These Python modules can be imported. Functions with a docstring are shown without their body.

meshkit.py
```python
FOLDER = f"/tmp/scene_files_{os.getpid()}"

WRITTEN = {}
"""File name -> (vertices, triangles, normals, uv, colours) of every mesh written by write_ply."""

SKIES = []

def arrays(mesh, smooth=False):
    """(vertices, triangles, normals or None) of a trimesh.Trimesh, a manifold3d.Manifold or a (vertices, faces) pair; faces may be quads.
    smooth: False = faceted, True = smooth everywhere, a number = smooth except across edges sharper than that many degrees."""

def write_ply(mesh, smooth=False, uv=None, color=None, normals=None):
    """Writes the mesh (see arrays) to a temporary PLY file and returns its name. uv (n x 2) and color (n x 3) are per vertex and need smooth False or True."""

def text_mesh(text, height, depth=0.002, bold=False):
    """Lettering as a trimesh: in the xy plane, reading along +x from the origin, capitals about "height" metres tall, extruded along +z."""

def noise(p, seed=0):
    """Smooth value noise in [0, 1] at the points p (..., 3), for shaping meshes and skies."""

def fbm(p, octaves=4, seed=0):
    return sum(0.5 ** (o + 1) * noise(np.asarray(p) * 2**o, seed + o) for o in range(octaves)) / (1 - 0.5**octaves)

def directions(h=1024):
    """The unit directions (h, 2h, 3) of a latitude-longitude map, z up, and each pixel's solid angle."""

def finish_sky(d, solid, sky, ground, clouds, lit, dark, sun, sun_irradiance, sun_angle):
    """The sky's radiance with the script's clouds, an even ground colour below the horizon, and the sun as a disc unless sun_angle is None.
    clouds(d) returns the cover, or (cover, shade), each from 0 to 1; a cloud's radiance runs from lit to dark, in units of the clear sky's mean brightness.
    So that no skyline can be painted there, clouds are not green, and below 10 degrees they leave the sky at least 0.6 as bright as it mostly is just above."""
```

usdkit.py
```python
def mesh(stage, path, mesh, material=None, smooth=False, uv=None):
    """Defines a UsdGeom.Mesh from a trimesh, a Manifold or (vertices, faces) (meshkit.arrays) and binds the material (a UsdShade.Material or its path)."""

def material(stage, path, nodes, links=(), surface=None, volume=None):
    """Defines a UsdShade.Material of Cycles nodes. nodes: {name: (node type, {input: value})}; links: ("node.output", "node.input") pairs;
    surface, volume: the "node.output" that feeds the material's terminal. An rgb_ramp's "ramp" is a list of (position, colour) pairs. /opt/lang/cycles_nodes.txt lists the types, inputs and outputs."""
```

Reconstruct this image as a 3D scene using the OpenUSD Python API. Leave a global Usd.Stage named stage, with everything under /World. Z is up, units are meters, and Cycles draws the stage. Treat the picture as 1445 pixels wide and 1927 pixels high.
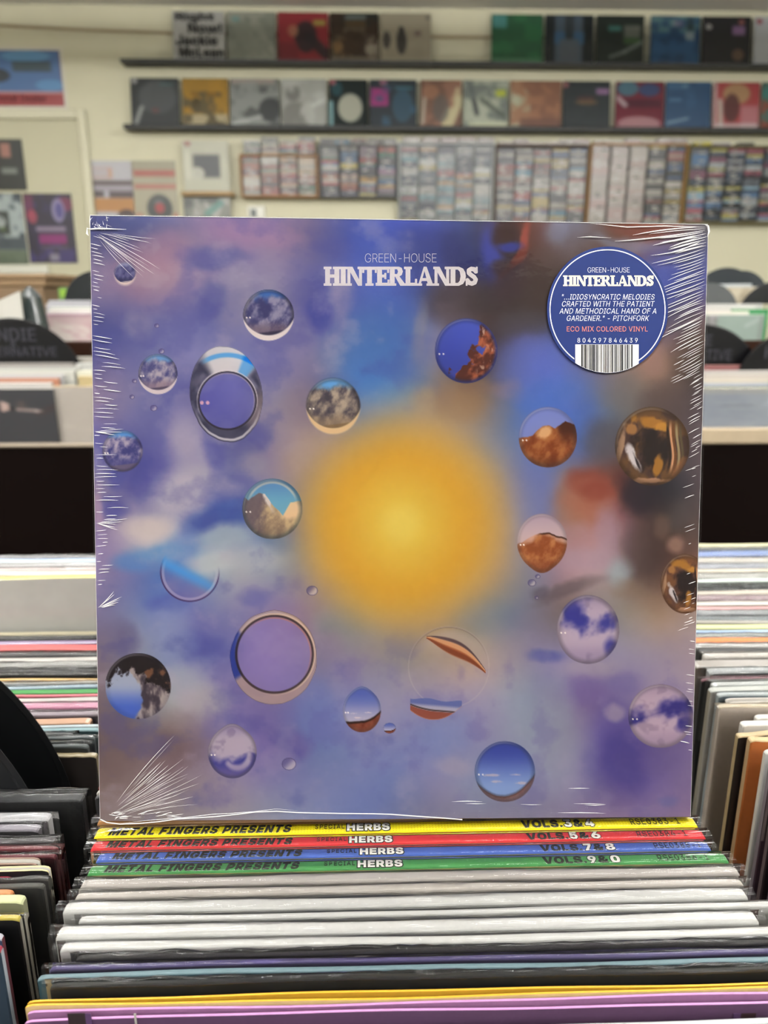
import math, random, glob
import numpy as np, trimesh, usdkit, meshkit
from pxr import Usd, UsdGeom, UsdLux, UsdShade, Sdf, Gf, Vt
from shapely import affinity, box as sbox, union_all
from shapely.geometry import Polygon, Point, LineString
from scipy.ndimage import map_coordinates

stage = Usd.Stage.CreateInMemory()
UsdGeom.SetStageUpAxis(stage, 'Z')
UsdGeom.SetStageMetersPerUnit(stage, 1.0)
UsdGeom.Xform.Define(stage, '/World')
stage.SetDefaultPrim(stage.GetPrimAtPath('/World'))
UsdGeom.Scope.Define(stage, '/World/Looks')

# ------------------------------------------------------------------ camera
FPX, PW, PH = 1450.0, 1445.0, 1927.0
PITCH, YAW = math.radians(16.0), math.radians(1.6)
EYE = np.array([0.0, 0.0, 1.40])
_h = np.array([math.sin(YAW), math.cos(YAW), 0.0])
RIGHT = np.array([math.cos(YAW), -math.sin(YAW), 0.0])
FWD = math.cos(PITCH) * _h - math.sin(PITCH) * np.array([0, 0, 1.0])
UP = math.sin(PITCH) * _h + math.cos(PITCH) * np.array([0, 0, 1.0])
cam = UsdGeom.Camera.Define(stage, '/World/camera')
M = np.eye(4); M[:3, 0] = RIGHT; M[:3, 1] = UP; M[:3, 2] = -FWD; M[:3, 3] = EYE
cam.AddTransformOp().Set(Gf.Matrix4d(*[float(x) for x in M.T.ravel()]))
FOCAL = 5.7
cam.CreateFocalLengthAttr(FOCAL)
cam.CreateHorizontalApertureAttr(FOCAL * PW / FPX)
cam.CreateVerticalApertureAttr(FOCAL * PH / FPX)
cam.CreateFStopAttr(1.75)
cam.CreateFocusDistanceAttr(0.395)
cam.CreateClippingRangeAttr(Gf.Vec2f(0.02, 100.0))
cam.CreateExposureAttr(0.0)

# ------------------------------------------------------------------ lamps of the shop: rows of fluorescent strips under the ceiling, plus added side fill
CEIL = 3.14
ROWS = {-1.4: 0.80, -0.5: 0.52, 1.2: 1.08, 2.8: 0.46, 4.0: 0.16}      # rows of battens, by distance: strength
SIDE_FILL = [(x, y, 1.15) for y in (-2.75, -2.0) for x in (-3.4, -2.5, 2.5, 3.4)]   # unseen side battens behind the camera, added to light the album evenly
LAMP_RGB = (1.0, 0.985, 0.96)
def ceiling_light(x, y, power, where):
    """hanging fluorescent batten: white tray with two bare tubes that light the ceiling as well as the room"""
    n = len([p for p in stage.GetPrimAtPath('/World').GetChildren() if p.GetName().startswith('ceiling_light')])
    path = '/World/ceiling_light' + ('_%03d' % n if n else '')
    x_ = UsdGeom.Xform.Define(stage, path); x_.AddTranslateOp().Set(Gf.Vec3d(x, y, 2.86))
    g = x_.GetPrim(); g.SetCustomDataByKey('label', 'white twin-tube batten ' + where); g.SetCustomDataByKey('category', 'ceiling light'); g.SetCustomDataByKey('group', 'fluorescent battens')
    em = '/World/Looks/tube_glow_%d' % round(power*1000)
    if not stage.GetPrimAtPath(em): usdkit.material(stage, em, {'e': ('emission', {'color': LAMP_RGB, 'strength': power})}, surface='e.emission')
    wm = '/World/Looks/white_enamel'
    if not stage.GetPrimAtPath(wm): usdkit.material(stage, wm, {'p': ('principled_bsdf', {'base_color': (.8, .8, .78), 'roughness': .4})}, surface='p.BSDF')
    tray = trimesh.creation.box((1.26, .07, .035)); tray.apply_translation((0, 0, .05))
    usdkit.mesh(stage, path + '/tray', tray, wm)
    for k, dy in enumerate((-.075, .075)):
        c = trimesh.creation.cylinder(radius=.019, height=1.2, sections=14); c.apply_transform(trimesh.transformations.rotation_matrix(math.pi/2, [0, 1, 0])); c.apply_translation((0, dy, 0))
        usdkit.mesh(stage, path + '/tube' + ('_%03d' % k if k else ''), c, em)
    for k, dx in enumerate((-.5, .5)):
        c = trimesh.creation.cylinder(radius=.004, height=.22, sections=8); c.apply_translation((dx, 0, .17)); usdkit.mesh(stage, path + '/hanger' + ('_%03d' % k if k else ''), c, wm)
LAMP = 60.0
ROW_AT = {-2.75: 'added rearmost fill row', -2.0: 'added second fill row from the rear', -1.4: 'row just behind the photographer', -0.5: 'row above the photographer', 1.2: 'row above the aisle', 2.8: 'row beyond the far table', 4.0: 'row nearest the back wall'}
COL_AT = {-3.4: 'outermost at left', -2.6: 'far left', -2.5: 'inner left', -.87: 'left of the middle', .87: 'right of the middle', 2.5: 'inner right', 2.6: 'far right', 3.4: 'outermost at right'}
for _x, _y, _p in [(x, y, p) for y, p in ROWS.items() for x in (-2.6, -.87, .87, 2.6)] + SIDE_FILL:
    ceiling_light(_x, _y, LAMP*_p, 'in the %s, %s' % (ROW_AT[_y], COL_AT[_x]))

# ------------------------------------------------------------------ pixel rays: where a thing seen in the photo meets a real plane of the place
def ray(px, py):
    return FWD + RIGHT * ((px - PW / 2) / FPX) - UP * ((py - PH / 2) / FPX)
def at_z(px, py, z):
    d = ray(px, py); return EYE + d * ((z - EYE[2]) / d[2])
def at_y(px, py, y):
    d = ray(px, py); return EYE + d * (y / d[1])
def project(p):
    q = np.asarray(p) - EYE; Z = q @ FWD
    return PW / 2 + FPX * (q @ RIGHT) / Z, PH / 2 - FPX * (q @ UP) / Z

# ------------------------------------------------------------------ small kit
def lin(c):
    if isinstance(c, str):
        c = c.lstrip('#'); c = [int(c[i:i + 2], 16) / 255 for i in (0, 2, 4)]
    c = np.asarray(c, float)
    return np.where(c <= .04045, c / 12.92, ((np.maximum(c, 0) + .055) / 1.055) ** 2.4)
COUNT = {}
def free(parent, name):
    k = (parent, name); n = COUNT.get(k, 0); COUNT[k] = n + 1
    return parent + '/' + (name if n == 0 else '%s_%03d' % (name, n))
def tag(prim, label=None, cat=None, group=None, kind=None):
    p = prim.GetPrim() if hasattr(prim, 'GetPrim') else prim
    for k, v in (('label', label), ('category', cat), ('group', group), ('kind', kind)):
        if v: p.SetCustomDataByKey(k, v)
    return p
def thing(name, label, cat, loc=(0, 0, 0), group=None, kind=None):
    path = free('/World', name)
    x = UsdGeom.Xform.Define(stage, path)
    x.AddTranslateOp().Set(Gf.Vec3d(*[float(v) for v in loc]))
    tag(x, label, cat, group, kind)
    return path
class MB:
    """collects pieces with colours into one mesh (vertices are not shared between faces)"""
    def __init__(s): s.v = []; s.f = []; s.c = []; s.n = 0
    def add(s, v, f, c):
        v = np.asarray(v, float); f = np.asarray(f, int)
        if f.ndim == 2 and f.shape[1] == 4: f = np.vstack([f[:, [0, 1, 2]], f[:, [0, 2, 3]]])
        c = np.asarray(c, float)
        if c.ndim == 1: c = np.tile(c, (len(v), 1))
        s.v.append(v); s.f.append(f + s.n); s.c.append(c); s.n += len(v); return s
    def tri(s, m, c):
        v = np.asarray(m.vertices)[np.asarray(m.faces)].reshape(-1, 3)
        return s.add(v, np.arange(len(v)).reshape(-1, 3), c)
    def box(s, x0, y0, z0, x1, y1, z1, c, cf=None):
        """cf: optional colours for (front -y, top, others)"""
        P = [(x0,y0,z0),(x1,y0,z0),(x1,y1,z0),(x0,y1,z0),(x0,y0,z1),(x1,y0,z1),(x1,y1,z1),(x0,y1,z1)]
        for k, q in enumerate(((0,1,5,4),(4,5,6,7),(1,2,6,5),(2,3,7,6),(3,0,4,7),(3,2,1,0))):
            col = c if cf is None or k >= len(cf) or cf[k] is None else cf[k]
            s.add([P[i] for i in q], [[0,1,2,3]], col)
        return s
    def build(s, name, mat, parent='/World', smooth=False, label=None, kind=None):
        v, f, c = np.vstack(s.v), np.vstack(s.f), np.vstack(s.c)
        path = free(parent, name)
        m = usdkit.mesh(stage, path, (v, f), mat, smooth=smooth)
        if not smooth or smooth is True:
            UsdGeom.PrimvarsAPI(m).CreatePrimvar('Cd', Sdf.ValueTypeNames.Color3fArray, 'vertex').Set(Vt.Vec3fArray.FromNumpy(c.astype(np.float32)))
        tag(m, label, None, None, kind)
        return path
def bevel_box(x0, y0, z0, x1, y1, z1, b=.002):
    import manifold3d as m3
    b = min(b, (x1-x0)*.4, (y1-y0)*.4, (z1-z0)*.4)
    pts = []
    for sx, X in ((1, x0), (-1, x1)):
        for sy, Y in ((1, y0), (-1, y1)):
            for sz, Z in ((1, z0), (-1, z1)):
                pts += [(X + sx*b, Y + sy*b, Z), (X + sx*b, Y, Z + sz*b), (X, Y + sy*b, Z + sz*b)]
    return trimesh.Trimesh(*(lambda m: (m.vert_properties[:, :3], m.tri_verts))(m3.Manifold.hull_points(np.array(pts)).to_mesh()), process=False)
LOOKS = {}
def material(name, nodes, links, surface):
    if name not in LOOKS:
        LOOKS[name] = usdkit.material(stage, '/World/Looks/' + name, nodes, links, surface=surface)
    return LOOKS[name]
def vc(name, rough=.5, spec=.5, coat=0, bump=0, bscale=200, detail=3):
    """paint read from the mesh, with a procedural fine grain"""
    nodes = {'a': ('attribute', {'attribute': 'Cd'}), 'p': ('principled_bsdf', {'roughness': rough, 'specular_ior_level': spec, 'coat_weight': coat, 'coat_roughness': .08}),
             'g': ('geometry', {}), 'n': ('noise_texture', {'scale': bscale, 'detail': detail}), 'r': ('rgb_ramp', {'ramp': [(0, (.9, .9, .9)), (1, (1.08, 1.08, 1.08))]}), 'm': ('mix', {'mix_type': 'multiply', 'fac': 1.0})}
    links = [('g.position', 'n.vector'), ('n.fac', 'r.fac'), ('a.color', 'm.color1'), ('r.color', 'm.color2'), ('m.color', 'p.base_color')]
    if bump:
        nodes['b'] = ('bump', {'strength': bump, 'distance': .001}); links += [('n.fac', 'b.height'), ('b.normal', 'p.normal')]
    return material(name, nodes, links, 'p.BSDF')
CARD = vc('printed_card', .42, .5, bump=.12, bscale=350)
GLOSSY = vc('glossy_print', .22, .5, coat=.25, bscale=60)
PAPER = vc('paper', .75, .3, bump=.2, bscale=500)
PAINT = vc('wall_paint', .8, .25, bump=.15, bscale=160)
WOODV = vc('shop_wood', .5, .4, bump=.15, bscale=40)
DARKWOOD = vc('dark_stained_wood', .65, .05, bump=.1, bscale=50)
MATTE = vc('matte_label', .55, .25, bscale=200)
VINYL = vc('black_vinyl', .35, .3, bscale=30)
PLASTIC = vc('plastic_case', .3, .5, bscale=90)
ART = material('cover_print', {'a': ('attribute', {'attribute': 'Cd'}), 'p': ('principled_bsdf', {'roughness': .4, 'specular_ior_level': .06})}, [('a.color', 'p.base_color')], 'p.BSDF')
def film(name, haze, rough=.1, bump=.3, bscale=70, ior=1.5, tint=(.9, .9, .9)):
    return material(name, {
        't': ('transparent_bsdf', {'color': (.97, .97, .97)}), 'gl': ('glossy_bsdf', {'color': (1, 1, 1), 'roughness': rough}), 'fr': ('fresnel', {'IOR': ior}),
        'd': ('principled_bsdf', {'base_color': tint, 'roughness': .35}), 'mh': ('mix_closure', {'fac': haze}), 'm': ('mix_closure', {}),
        'g': ('geometry', {}), 'n': ('noise_texture', {'scale': bscale, 'detail': 3}), 'b': ('bump', {'strength': bump, 'distance': .002})},
        [('g.position', 'n.vector'), ('n.fac', 'b.height'), ('b.normal', 'gl.normal'), ('b.normal', 'd.normal'),
         ('t.BSDF', 'mh.closure1'), ('d.BSDF', 'mh.closure2'), ('fr.fac', 'm.fac'), ('mh.closure', 'm.closure1'), ('gl.BSDF', 'm.closure2')], 'm.closure')
SHRINK = film('shrink_film', .004, .05, .10, 60, 1.42)
POLY = film('poly_sleeve', .012, .10, .6, 60, 1.38)
CREASE = material('film_crease', {'t': ('transparent_bsdf', {}), 'p': ('principled_bsdf', {'base_color': (.95, .95, .95), 'roughness': .15, 'specular_ior_level': .9}), 'm': ('mix_closure', {'fac': .62})},
                  [('t.BSDF', 'm.closure1'), ('p.BSDF', 'm.closure2')], 'm.closure')

# ------------------------------------------------------------------ lettering (real thin geometry)
_FONTS = {}
def _font(weight):
    if weight not in _FONTS:
        from PIL import ImageFont
        f = ImageFont.truetype(glob.glob('/opt/blender-*/*/datafiles/fonts/Inter.woff2')[0], 120)
        try: f.set_variation_by_axes([24, weight])
        except Exception: pass
        _FONTS[weight] = f
    return _FONTS[weight]
_GL = {}
def glyph(ch, weight):
    k = (ch, weight)
    if k not in _GL:
        from PIL import Image, ImageDraw
        f = _font(weight); adv = f.getlength(ch)
        im = Image.new('L', (int(adv) + 60, 190)); ImageDraw.Draw(im).text((30, 140), ch, 255, f, anchor='ls')
        on = np.pad(np.asarray(im) > 127, ((0, 0), (1, 1))).astype(np.int8)
        rows, st = np.nonzero(np.diff(on, axis=1) == 1); en = np.nonzero(np.diff(on, axis=1) == -1)[1]
        sh = None
        if len(rows):
            sh = union_all(sbox(st, -rows - 1, en, -rows)).buffer(.6).buffer(-.6).simplify(.8)
            sh = affinity.scale(affinity.translate(sh, -30, 140), 1 / 87.3, 1 / 87.3, origin=(0, 0))
        _GL[k] = (sh, adv / 87.3)
    return _GL[k]
def word(s, weight=400, track=0, slant=0):
    """shapely shape of the text, capitals 1 unit tall"""
    x, out = 0.0, []
    for ch in s:
        g, a = glyph(ch, weight)
        if g is not None: out.append(affinity.translate(g, x, 0))
        x += a + track
    u = union_all(out)
    if slant: u = affinity.affine_transform(u, [1, slant, 0, 1, 0, 0])
    return u
def fit(shape, x0, x1, y0, y1):
    a, b, c, d = shape.bounds
    return affinity.affine_transform(shape, [(x1-x0)/(c-a), 0, 0, (y1-y0)/(d-b), x0 - a*(x1-x0)/(c-a), y0 - b*(y1-y0)/(d-b)])
def solid(shape, depth):
    gs = [g for g in getattr(shape, 'geoms', [shape]) if g.geom_type == 'Polygon' and g.area > 0]
    return trimesh.util.concatenate([trimesh.creation.extrude_polygon(g, depth, engine='earcut') for g in gs])
def serif_word(s, gap=-.05):
    """heavy slab-serif capitals drawn as polygons, 1 unit tall"""
    B = lambda x0, y0, x1, y1: sbox(x0, y0, x1, y1)
    S, T = .24, .13
    def stem(x, w=S, l=.09): return [B(x, 0, x + w, 1), B(x - l, 0, x + w + l, T*.75), B(x - l, 1 - T*.75, x + w + l, 1)]
    G = {'H': (stem(.09) + stem(.62) + [B(.2, .44, .8, .58)], .95), 'I': (stem(.09), .42),
         'N': ([B(.1, 0, .23, 1), B(.02, 0, .32, T*.75), B(.02, .9, .25, 1), Polygon([(.1, 1), (.36, 1), (.9, 0), (.7, 0)]), B(.77, 0, .9, 1), B(.68, .9, .99, 1)], .98),
         'T': ([B(.3, 0, .54, 1), B(.2, 0, .64, T*.75), B(.02, 1 - T, .82, 1), B(.02, .7, .1, 1), B(.74, .7, .82, 1)], .84),
         'E': ([B(.09, 0, .33, 1), B(0, 0, .76, T), B(0, 1 - T, .74, 1), B(.3, .45, .58, .57), B(.68, 0, .76, .3), B(.66, .7, .74, 1), B(.5, .36, .58, .66)], .78),
         'R': (stem(.09) + [Polygon([(.3, 1), (.6, 1), (.74, .94), (.8, .76), (.74, .58), (.6, .5), (.3, .5)]).difference(Polygon([(.33, .9), (.5, .9), (.56, .76), (.5, .6), (.33, .6)])), Polygon([(.36, .54), (.56, .54), (.94, .06), (.94, 0), (.68, 0)])], .95),
         'L': (stem(.09) + [B(.09, 0, .72, T), B(.63, 0, .72, .34)], .76),
         'A': ([Polygon([(.42, 1), (.56, 1), (.94, 0), (.68, 0)]), Polygon([(.42, 1), (.5, 1), (.2, 0), (.1, 0)]), B(.22, .26, .76, .38), B(0, 0, .3, T*.7), B(.58, 0, 1.02, T*.7)], 1.0),
         'D': (stem(.09) + [Polygon([(.3, 1), (.55, 1), (.78, .9), (.9, .7), (.93, .5), (.9, .3), (.78, .1), (.55, 0), (.3, 0)]).difference(Polygon([(.33, .88), (.5, .88), (.62, .75), (.66, .5), (.62, .25), (.5, .12), (.33, .12)]))], .97)}
    sp = LineString([(.6, .76), (.5, .88), (.34, .9), (.2, .82), (.2, .68), (.34, .56), (.5, .46), (.6, .32), (.54, .16), (.38, .1), (.22, .14), (.12, .28)]).buffer(.1)
    G['S'] = ([sp, B(.62, .68, .69, 1), B(.04, 0, .11, .32)], .72)
    x, out = 0, []
    for ch in s:
        g, a = G[ch]; out.append(affinity.translate(union_all(g), x, 0)); x += a + gap
    return union_all(out).buffer(.02, join_style=1).simplify(.004)
# ------------------------------------------------------------------ the picture printed on the front record (flat print, evaluated on a dense mesh)
_q = np.array([[168.5, 404.5], [1334, 422], [1301, 1537], [186, 1546]])      # where the print's corners lie in the drawing's own units
def homography(src, dst):
    A = []
    for (x, y), (u, v) in zip(src, dst):
        A += [[x, y, 1, 0, 0, 0, -u*x, -u*y], [0, 0, 0, x, y, 1, -v*x, -v*y]]
    h = np.linalg.solve(np.array(A), np.array(dst).ravel()); return np.append(h, 1).reshape(3, 3)
H_UV2ART = homography([(0, 0), (1, 0), (1, 1), (0, 1)], _q)
H_ART2UV = np.linalg.inv(H_UV2ART)
def hom(Hm, x, y):
    w = Hm[2, 0]*x + Hm[2, 1]*y + Hm[2, 2]
    return (Hm[0, 0]*x + Hm[0, 1]*y + Hm[0, 2]) / w, (Hm[1, 0]*x + Hm[1, 1]*y + Hm[1, 2]) / w
BASE = """4a4f8c 565a92 7a6f9c 8a72a0 8f789e 6b6190 4050a8 3c50b4 39489c 3a3a60 5a3028 6d6a80 6b4c44 8a5044 6a6470
8878a0 9a7a96 9b86a4 7a74a4 8a80a8 5f5f9e 4a5cb4 4560b8 353f80 2e3060 4a3a3c 5a4640 5a4a58 4c5aa8 454f9c
5a5a98 6a68a0 7070a8 6668a6 8480a8 5558a0 4c62b0 4562b0 6a6a90 4c3c40 43393c 443f48 4a4c70 555aa0 6a5c74
54559c 6a6ca8 7c7cb4 7274b0 7a78ac 7878a6 4a72b4 4672b6 7c7890 4a4048 5a66b0 5565b0 7a6c80 9a7a74 54443f
8a7ca4 7070a8 5658a4 6a68a8 8a84a4 6a668e 4a7ac0 6488b4 8a7c70 86705f 5070bc 5470c0 6a7088 6a5c58 54484e
5c5ca8 5a5ca4 7874b0 5a5c9c 8c809c 9c8a8c 857f88 9a8a78 b09878 7a8098 5c78b8 4a6cc0 5c5c70 4a3e40 5c5058
8078a8 5a5aa4 8c88b4 7478ac 8880a0 92806f c09a58 d2a440 d2a860 a09080 6874b4 8a7478 80483f 2c2630 50464e
9080b0 b0acbc 7888bc 4c62ac 6078b0 8a8078 d8a840 e0c058 e8bc50 c89c64 7a80b0 a07870 9a7078 54403e 5a4a48
8c80b0 6878b4 4f84c8 98a4b8 8c98b0 86808a c89c58 dca838 e0a848 b09474 82829c a88898 a49098 5c4644 7a5a52
7a74a0 7886b8 6c74b8 8080b0 887cac 8a7a94 7a8490 a0917c 9c8a74 76808e 7a7890 7a6c6c 8c8688 9c8474 a08c88
7a6e88 8890b0 7078b4 7472b0 8878b0 80789c 8c84a0 8c8890 a49488 a89a98 8c86a4 8a84ac 948eac 9c90a4 a090a0
7a6a78 8088a0 a4a4b4 8a80b0 7870ac 7478b4 8488b8 9490b0 9c94b0 a09ab4 8c94b0 7a6aa0 7668a0 8c7ea8 9c8ca4
6a5a64 7a6a74 806c78 8078b0 7468a8 6878b4 7c84b8 8488b8 7c86bc 8c8cb4 9098b4 8c86a8 5c50a0 5a4c94 8472a0
7a6668 8a7880 8c7c8c 9488a8 807cb0 7880b4 7480b8 7480b8 8888b4 8890b4 888cb0 8c8ab0 5c5098 7060a0 7a6898
8a7c80 8f8488 948c98 9490a4 8c90ac 7c88b8 6c7cb8 7078a8 78789c 807c9c 807c9c 84789c 8a749c 806c9c 846c98"""
def hexa(h): return np.array([int(h[i:i+2], 16) for i in (0, 2, 4)]) / 255.
def sm(a, b, x): t = np.clip((x - a) / (b - a), 0, 1); return t*t*(3 - 2*t)
def n2(x, y, s=0, o=4): return meshkit.fbm(np.stack([x, y, np.full_like(x, 3.7)], -1), o, s)
def paint_art(X, Y):
    g = np.array([[hexa(h) for h in r.split()] for r in BASE.split('\n')])
    wx, wy = X + 60*(n2(X/110, Y/110, 1, 5) - .5), Y + 60*(n2(X/110, Y/110, 2, 5) - .5)
    gi, gj = (wy - 430) / 80, (wx - 190) / 80
    C = np.stack([map_coordinates(g[..., k], [gi, gj], order=3, mode='nearest') for k in range(3)], -1)
    def put(col, a): 
        nonlocal C
        C = C*(1 - a[..., None]) + np.asarray(hexa(col) if isinstance(col, str) else col)*a[..., None]
    def blob(x, y, rx, ry, col, a=.8, rot=0, soft=.85):
        c, s = math.cos(rot), math.sin(rot); dx, dy = wx - x, wy - y
        d = np.hypot((dx*c + dy*s) / rx, (-dx*s + dy*c) / ry)
        put(col, a * sm(1 + soft*.5, 1 - soft*.7, d))
    # out-of-focus colour clouds
    for b in ((400, 485, 70, 20, '4a4f9c', .7), (480, 440, 90, 26, 'a07ca8', .5), (300, 470, 60, 40, 'a07898', .5), (260, 610, 30, 30, '8a84a8', .6), (440, 560, 40, 70, '8e88a8', .5), (395, 560, 26, 40, '4a509c', .5),
              (700, 470, 34, 60, '4058b8', .6), (640, 570, 24, 60, '9088ac', .5), (600, 605, 22, 34, '3c44a0', .7), (720, 650, 60, 80, '4672b8', .6), (800, 480, 60, 60, '343f8c', .6), (850, 470, 30, 50, '2c3068', .5), (925, 470, 22, 60, '3a48b8', .8),
              (850, 560, 60, 50, '4c4044', .8), (930, 565, 70, 34, '40373a', .75), (1030, 545, 60, 60, '46393a', .7), (985, 610, 60, 30, '4c4852', .6), (790, 620, 14, 60, '98908e', .4), (960, 450, 26, 60, '2e2530', .6), (990, 450, 9, 40, 'a0483c', .9, .25), (968, 490, 9, 44, '74382e', .9, .75), (950, 440, 26, 30, '3c2420', .8), (940, 505, 26, 18, '3a2a2c', .8), (960, 458, 26, 12, '2c3cb0', .8), (955, 530, 40, 40, '44323a', .6), (1050, 440, 22, 26, '7c86a8', .5),
              (1200, 425, 60, 12, '7a4038', .6), (1180, 455, 60, 14, '8498c0', .5), (1245, 520, 40, 70, '4a58b0', .6), (1290, 600, 40, 26, '5c5868', .4), (1235, 680, 26, 40, 'a07c74', .6), (1180, 740, 40, 40, '76706e', .5), (1250, 760, 50, 40, '58484a', .6), (1000, 690, 60, 50, '5a68b8', .5), (960, 730, 30, 20, '8a7a90', .5),
              (860, 760, 60, 30, '94765c', .7), (800, 770, 26, 40, 'a4927e', .6), (905, 720, 40, 20, '8c7060', .5), (1040, 740, 70, 30, '4870c4', .6), (1110, 800, 30, 50, '4668bc', .5), (1145, 830, 40, 40, '54525e', .7),
              (350, 850, 40, 60, 'a29cb8', .75), (330, 925, 52, 40, 'bcb6c2', .85), (280, 985, 44, 26, 'c8bec0', .9), (390, 900, 60, 16, 'a8a4b8', .7, .35), (215, 880, 20, 30, '4c50a4', .7), (215, 950, 26, 26, '3c409c', .65), (182, 950, 10, 40, 'a488a8', .7), (410, 968, 70, 28, '4058a8', .95, -.25), (455, 945, 60, 14, '4a66b2', .7), (380, 985, 30, 20, '4258a8', .6), (420, 1012, 60, 24, 'a4b2bc', .8), (400, 1058, 50, 30, 'bcc2c6', .85), (480, 1052, 60, 30, 'acb0bc', .7), (250, 1050, 40, 22, '4c82c8', .7), (300, 1030, 50, 16, '5894cc', .6), (520, 1010, 40, 30, '5c78a8', .5), (560, 860, 30, 30, 'a08c8c', .6), (470, 870, 30, 24, '9a94a4', .5), (470, 810, 40, 30, '5054a0', .5), (395, 850, 20, 50, '4c50a4', .5), (570, 760, 40, 40, '8c7c8c', .4),
              (320, 1130, 40, 16, '4c58b0', .6), (480, 1130, 30, 16, '5858ac', .5), (375, 1205, 40, 24, '4850a4', .6, .3), (330, 1190, 40, 60, '90a0c4', .5), (350, 1290, 40, 40, 'a8acb8', .5), (395, 1320, 40, 30, 'aca8b0', .6), (320, 1395, 30, 24, '74606a', .6), (215, 1400, 40, 60, '7c6668', .5), (470, 1350, 40, 30, '7468a8', .5), (560, 1400, 30, 30, '6858a0', .6), (600, 1340, 40, 60, '6c7cba', .5), (230, 1200, 30, 40, '645c88', .6), (650, 1170, 50, 24, '707e90', .6), (900, 1150, 60, 26, '72809a', .5), (630, 1210, 30, 30, '9080a0', .4),
              (1110, 905, 40, 26, '84382e', .9), (1105, 930, 52, 44, 'a86450', .6), (1125, 925, 36, 20, '8c3c30', .6), (1085, 1010, 36, 30, 'a88490', .6), (1140, 1000, 24, 44, 'a88ca0', .6), (1100, 1050, 60, 24, 'a890a4', .6), (1170, 1075, 26, 28, '9ca8b4', .85), (1070, 1105, 70, 14, '5c5058', .6, -.3), (1010, 1105, 20, 14, '504858', .5), (1200, 930, 40, 40, '2a2430', .8), (1215, 1030, 40, 60, '4a3836', .6), (1280, 970, 26, 30, '544c50', .5), (1245, 990, 18, 24, '7a6054', .5), (1275, 1025, 20, 18, 'a88070', .7), (1290, 1070, 30, 20, '6a4238', .6), (1190, 1100, 40, 20, '8a7464', .5), (1010, 930, 34, 70, '6a78b8', .6), (1030, 860, 40, 30, '5674c0', .5),
              (1020, 1235, 34, 14, '5458a4', .75), (1105, 1260, 60, 22, 'aca0a8', .5), (1090, 1310, 60, 24, '7462a0', .6), (1180, 1290, 40, 20, '6c60a0', .5), (1160, 1345, 24, 14, 'aea0b0', .6), (1170, 1420, 40, 50, '4a4090', .75), (1190, 1450, 30, 40, '4e4490', .5), (1040, 1330, 30, 60, '949cb4', .5), (1060, 1410, 40, 60, '8a90ac', .4), (1250, 1420, 40, 40, '6c5c98', .5), (1255, 1510, 20, 12, '6068a8', .4), (860, 1440, 40, 20, 'a49cb4', .6), (840, 1380, 40, 30, '808cc0', .4), (850, 1210, 60, 24, 'b0a094', .6)):
        blob(*b)
    L = C.mean(-1, keepdims=True); C = C*.86 + (L*np.array([1.0, .985, 1.0]) + np.array([.012, .0, -.012]))*.14
    cl = n2(X/70 + 31, Y/58, 21, 5); put('b0a6b8', .34*sm(.54, .72, cl)*sm(150, 320, np.hypot(X - 757, Y - 985))*sm(900, 700, X + .0*Y)); put('484a94', .30*sm(.46, .30, cl)*sm(900, 700, X))
    cl = n2(X/60 + 5, Y/60, 33, 5); put('aaa0b8', .22*sm(.55, .75, cl)*sm(1180, 1260, Y)); put('62589c', .25*sm(.45, .3, cl)*sm(1180, 1260, Y)*sm(300, 420, X))
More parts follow.
